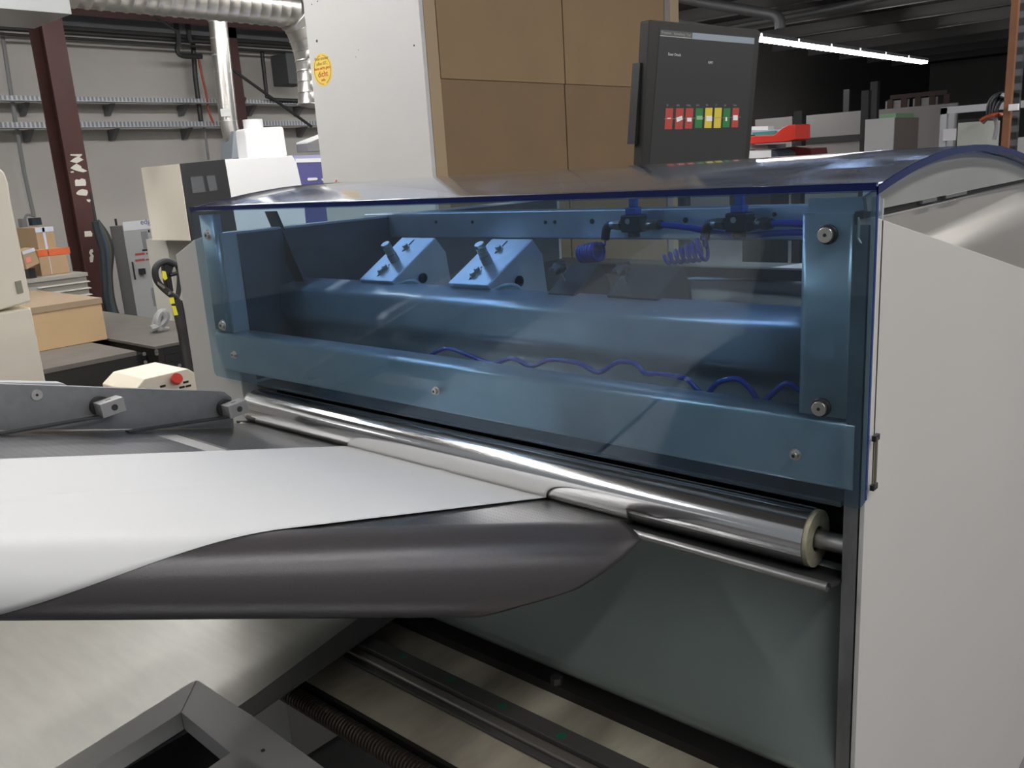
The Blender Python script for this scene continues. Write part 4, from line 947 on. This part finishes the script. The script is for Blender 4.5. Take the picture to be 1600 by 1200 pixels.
# electrical box
eb = thing('electrical_box', 'pale electrical cabinet with cables on top beside the orange-brown post', 'electrical box', onY(1520, 225, 5.5))
p, q = onY(1497, 192, 5.5), onY(1541, 240, 5.5)
MB().box(p.x, q.x, 5.5, 5.8, 0.9, p.z).build('box_body', mat('pale_green_grey', (.50, .52, .46), .5), eb, bevel=.004)
MB().box(p.x, q.x+.0, 5.5, 5.75, p.z+.001, p.z+.02).build('box_lid', black, eb)
MB().box(p.x+.05, q.x-.05, 5.55, 5.75, 0, .9).build('box_stand', darkm, eb)
for k, P in enumerate(([(1544, 180), (1545, 165), (1552, 152), (1565, 146), (1580, 144)], [(1548, 178), (1550, 162), (1558, 150), (1568, 147)], [(1552, 176), (1556, 160), (1566, 150)], [(1556, 174), (1562, 160), (1572, 152)], [(1535, 192), (1545, 184), (1555, 186), (1557, 200), (1553, 218)])):
    tag(MB().tube(smooth_path([onY(x, y, 5.49-.03*k) for x, y in P]+([onY(1579, 146+k*4, 4.25)] if k < 4 else []), 6), .013, 8).build('cable', hm if k < 4 else cond), ['black cable arching highest over the electrical box', 'second black cable arching over the electrical box', 'inner black cable arching over the electrical box', 'shortest black cable beside the wooden post', 'grey looped cable right of the electrical box'][k], 'cable', 'cables by the electrical box')
tag(MB().tube(smooth_path([onY(x, y, 5.3) for x, y in ((1532, 189), (1540, 184), (1552, 180), (1566, 178))]+[onY(1578, 182, 4.25)], 6), .013, 8).build('cable', mat('orange_cable', (.45, .09, .04), .5)), 'orange cable over the electrical box', 'cable')
cp = mat('orange_brown_post', (.30, .125, .055), .5, noise=.25, nscale=5)
p, q = onY(1573, 100, 4.2), onY(1584, 100, 4.2)
tag(MB().box(p.x, q.x, 4.2, 4.24, 0, ZC).build('wooden_post', cp), 'orange-brown post rising at the right edge', 'post')
p, q = onY(1586, 100, 4.4), onY(1600, 100, 4.4)
tag(MB().box(p.x, q.x-.01, 4.4, 4.44, 0, ZC).build('perforated_post', patterned('perforated_post', (.16, .16, .17), (.05, .05, .05), .4, .7, (0, 0, 14), 'dots')), 'dark perforated metal post right of the orange-brown post', 'post')
BYt(4.17, (1576, 163), (1590, 172), .032, 'switch_box', whitem, 'small white switch box on the posts at the right edge', 'box', floor=False)
BYt(4.6, (1574, 216), (1600, 245), .2, 'radiator', mat('pale_radiator', (.4, .4, .38), .5), 'pale ribbed radiator corner at the right edge above the cover', 'radiator', floor=True)
# red machine
rm_ = thing('red_machine', 'red machine arm with white and teal strips right of the screen', 'machine', onY(1205, 240, 5))
redm = mat('bright_red_paint', (.75, .04, .02), .35)
def ry(P, Y, d, m, nme, b=0): MB().prism([onY(x, y, Y) for x, y in P], (0, d, 0)).build(nme, m, rm_, bevel=b)
ry([(1160, 213), (1209, 211), (1222, 200), (1232, 195), (1243, 194), (1243, 218), (1232, 221), (1160, 226)], 5, .25, redm, 'red_arm', .006)
ry([(1160, 198), (1200, 197), (1200, 203), (1160, 204)], 5.3, .1, whitem, 'white_strip')
ry([(1160, 205), (1220, 202), (1222, 199), (1234, 196), (1228, 203), (1215, 210), (1160, 211)], 5.26, .08, mat('pale_grey_strip', (.5, .52, .6), .4), 'pale_strip')
ry([(1176, 207), (1212, 204), (1212, 209), (1176, 211)], 5.24, .015, mat('teal_strip', (.05, .30, .27), .4), 'teal_strip')
ry([(1160, 227), (1200, 226), (1200, 233), (1160, 234)], 5.1, .3, mat('mid_grey_box', (.22, .22, .22), .5), 'grey_block')
ry([(1160, 236), (1205, 235), (1205, 262), (1160, 262)], 5, .3, whitem, 'white_base')
p = onY(1160, 262, 5); q = onY(1205, 262, 5); MB().box(p.x, q.x, 5, 5.3, 0, q.z-.001).build('machine_stand', darkm, rm_)
ry([(1205, 233), (1215, 240), (1215, 262), (1205.2, 262)], 5, .3, mat('dark_blue_box', (.03, .045, .06), .5), 'blue_side')
ry([(1213, 232), (1240, 229), (1266, 232), (1268, 245), (1262, 262), (1215.5, 262)], 5.4, .3, mat('dull_red_machine', (.12, .012, .015), .5), 'dull_red_body')
# ducts and joists on the right
rd = mat('dim_duct', (.11, .11, .11), .5, .4)
def tubeY(pts, Y, r, name, label, cat='duct', m=rd): return tag(MB().tube(smooth_path([onY(x, y, Y) for x, y in pts], 6), r, 16).build(name, m), label, cat)
tubeY([(1040, -8), (1110, 6), (1190, 20), (1210, 24), (1218, 32), (1219, 45)], 6.5, .045, 'round_duct', 'dark round duct with an elbow above the screen')
tubeY([(1130, 45), (1215, 30), (1300, 14), (1400, -8)], 7.5, .03, 'round_duct', 'thin dark duct sloping up to the right above the lights')
jm = mat('joist_grey', (.22, .21, .20), .6); 
for k in range(13):
    Yj = 3.6+k*2.2; 
    nth = ['nearest', 'second nearest', 'third nearest', 'fourth nearest', 'fifth', 'sixth', 'seventh', 'eighth', 'ninth', 'tenth', 'eleventh', 'twelfth', 'farthest'][k]
    tag(MB().prism([(XW, Yj-.03, ZC-.235), (XW, Yj+.10, ZC-.235), (XW, Yj+.10, ZC-.22), (XW, Yj+.07, ZC-.22), (XW, Yj+.07, ZC-.001), (XW, Yj, ZC-.001), (XW, Yj, ZC-.22), (XW, Yj-.03, ZC-.22)], (16.4, 0, 0)).build('roof_joist', jm), nth+' dark steel joist crossing under the roof', 'joist', 'roof joists')
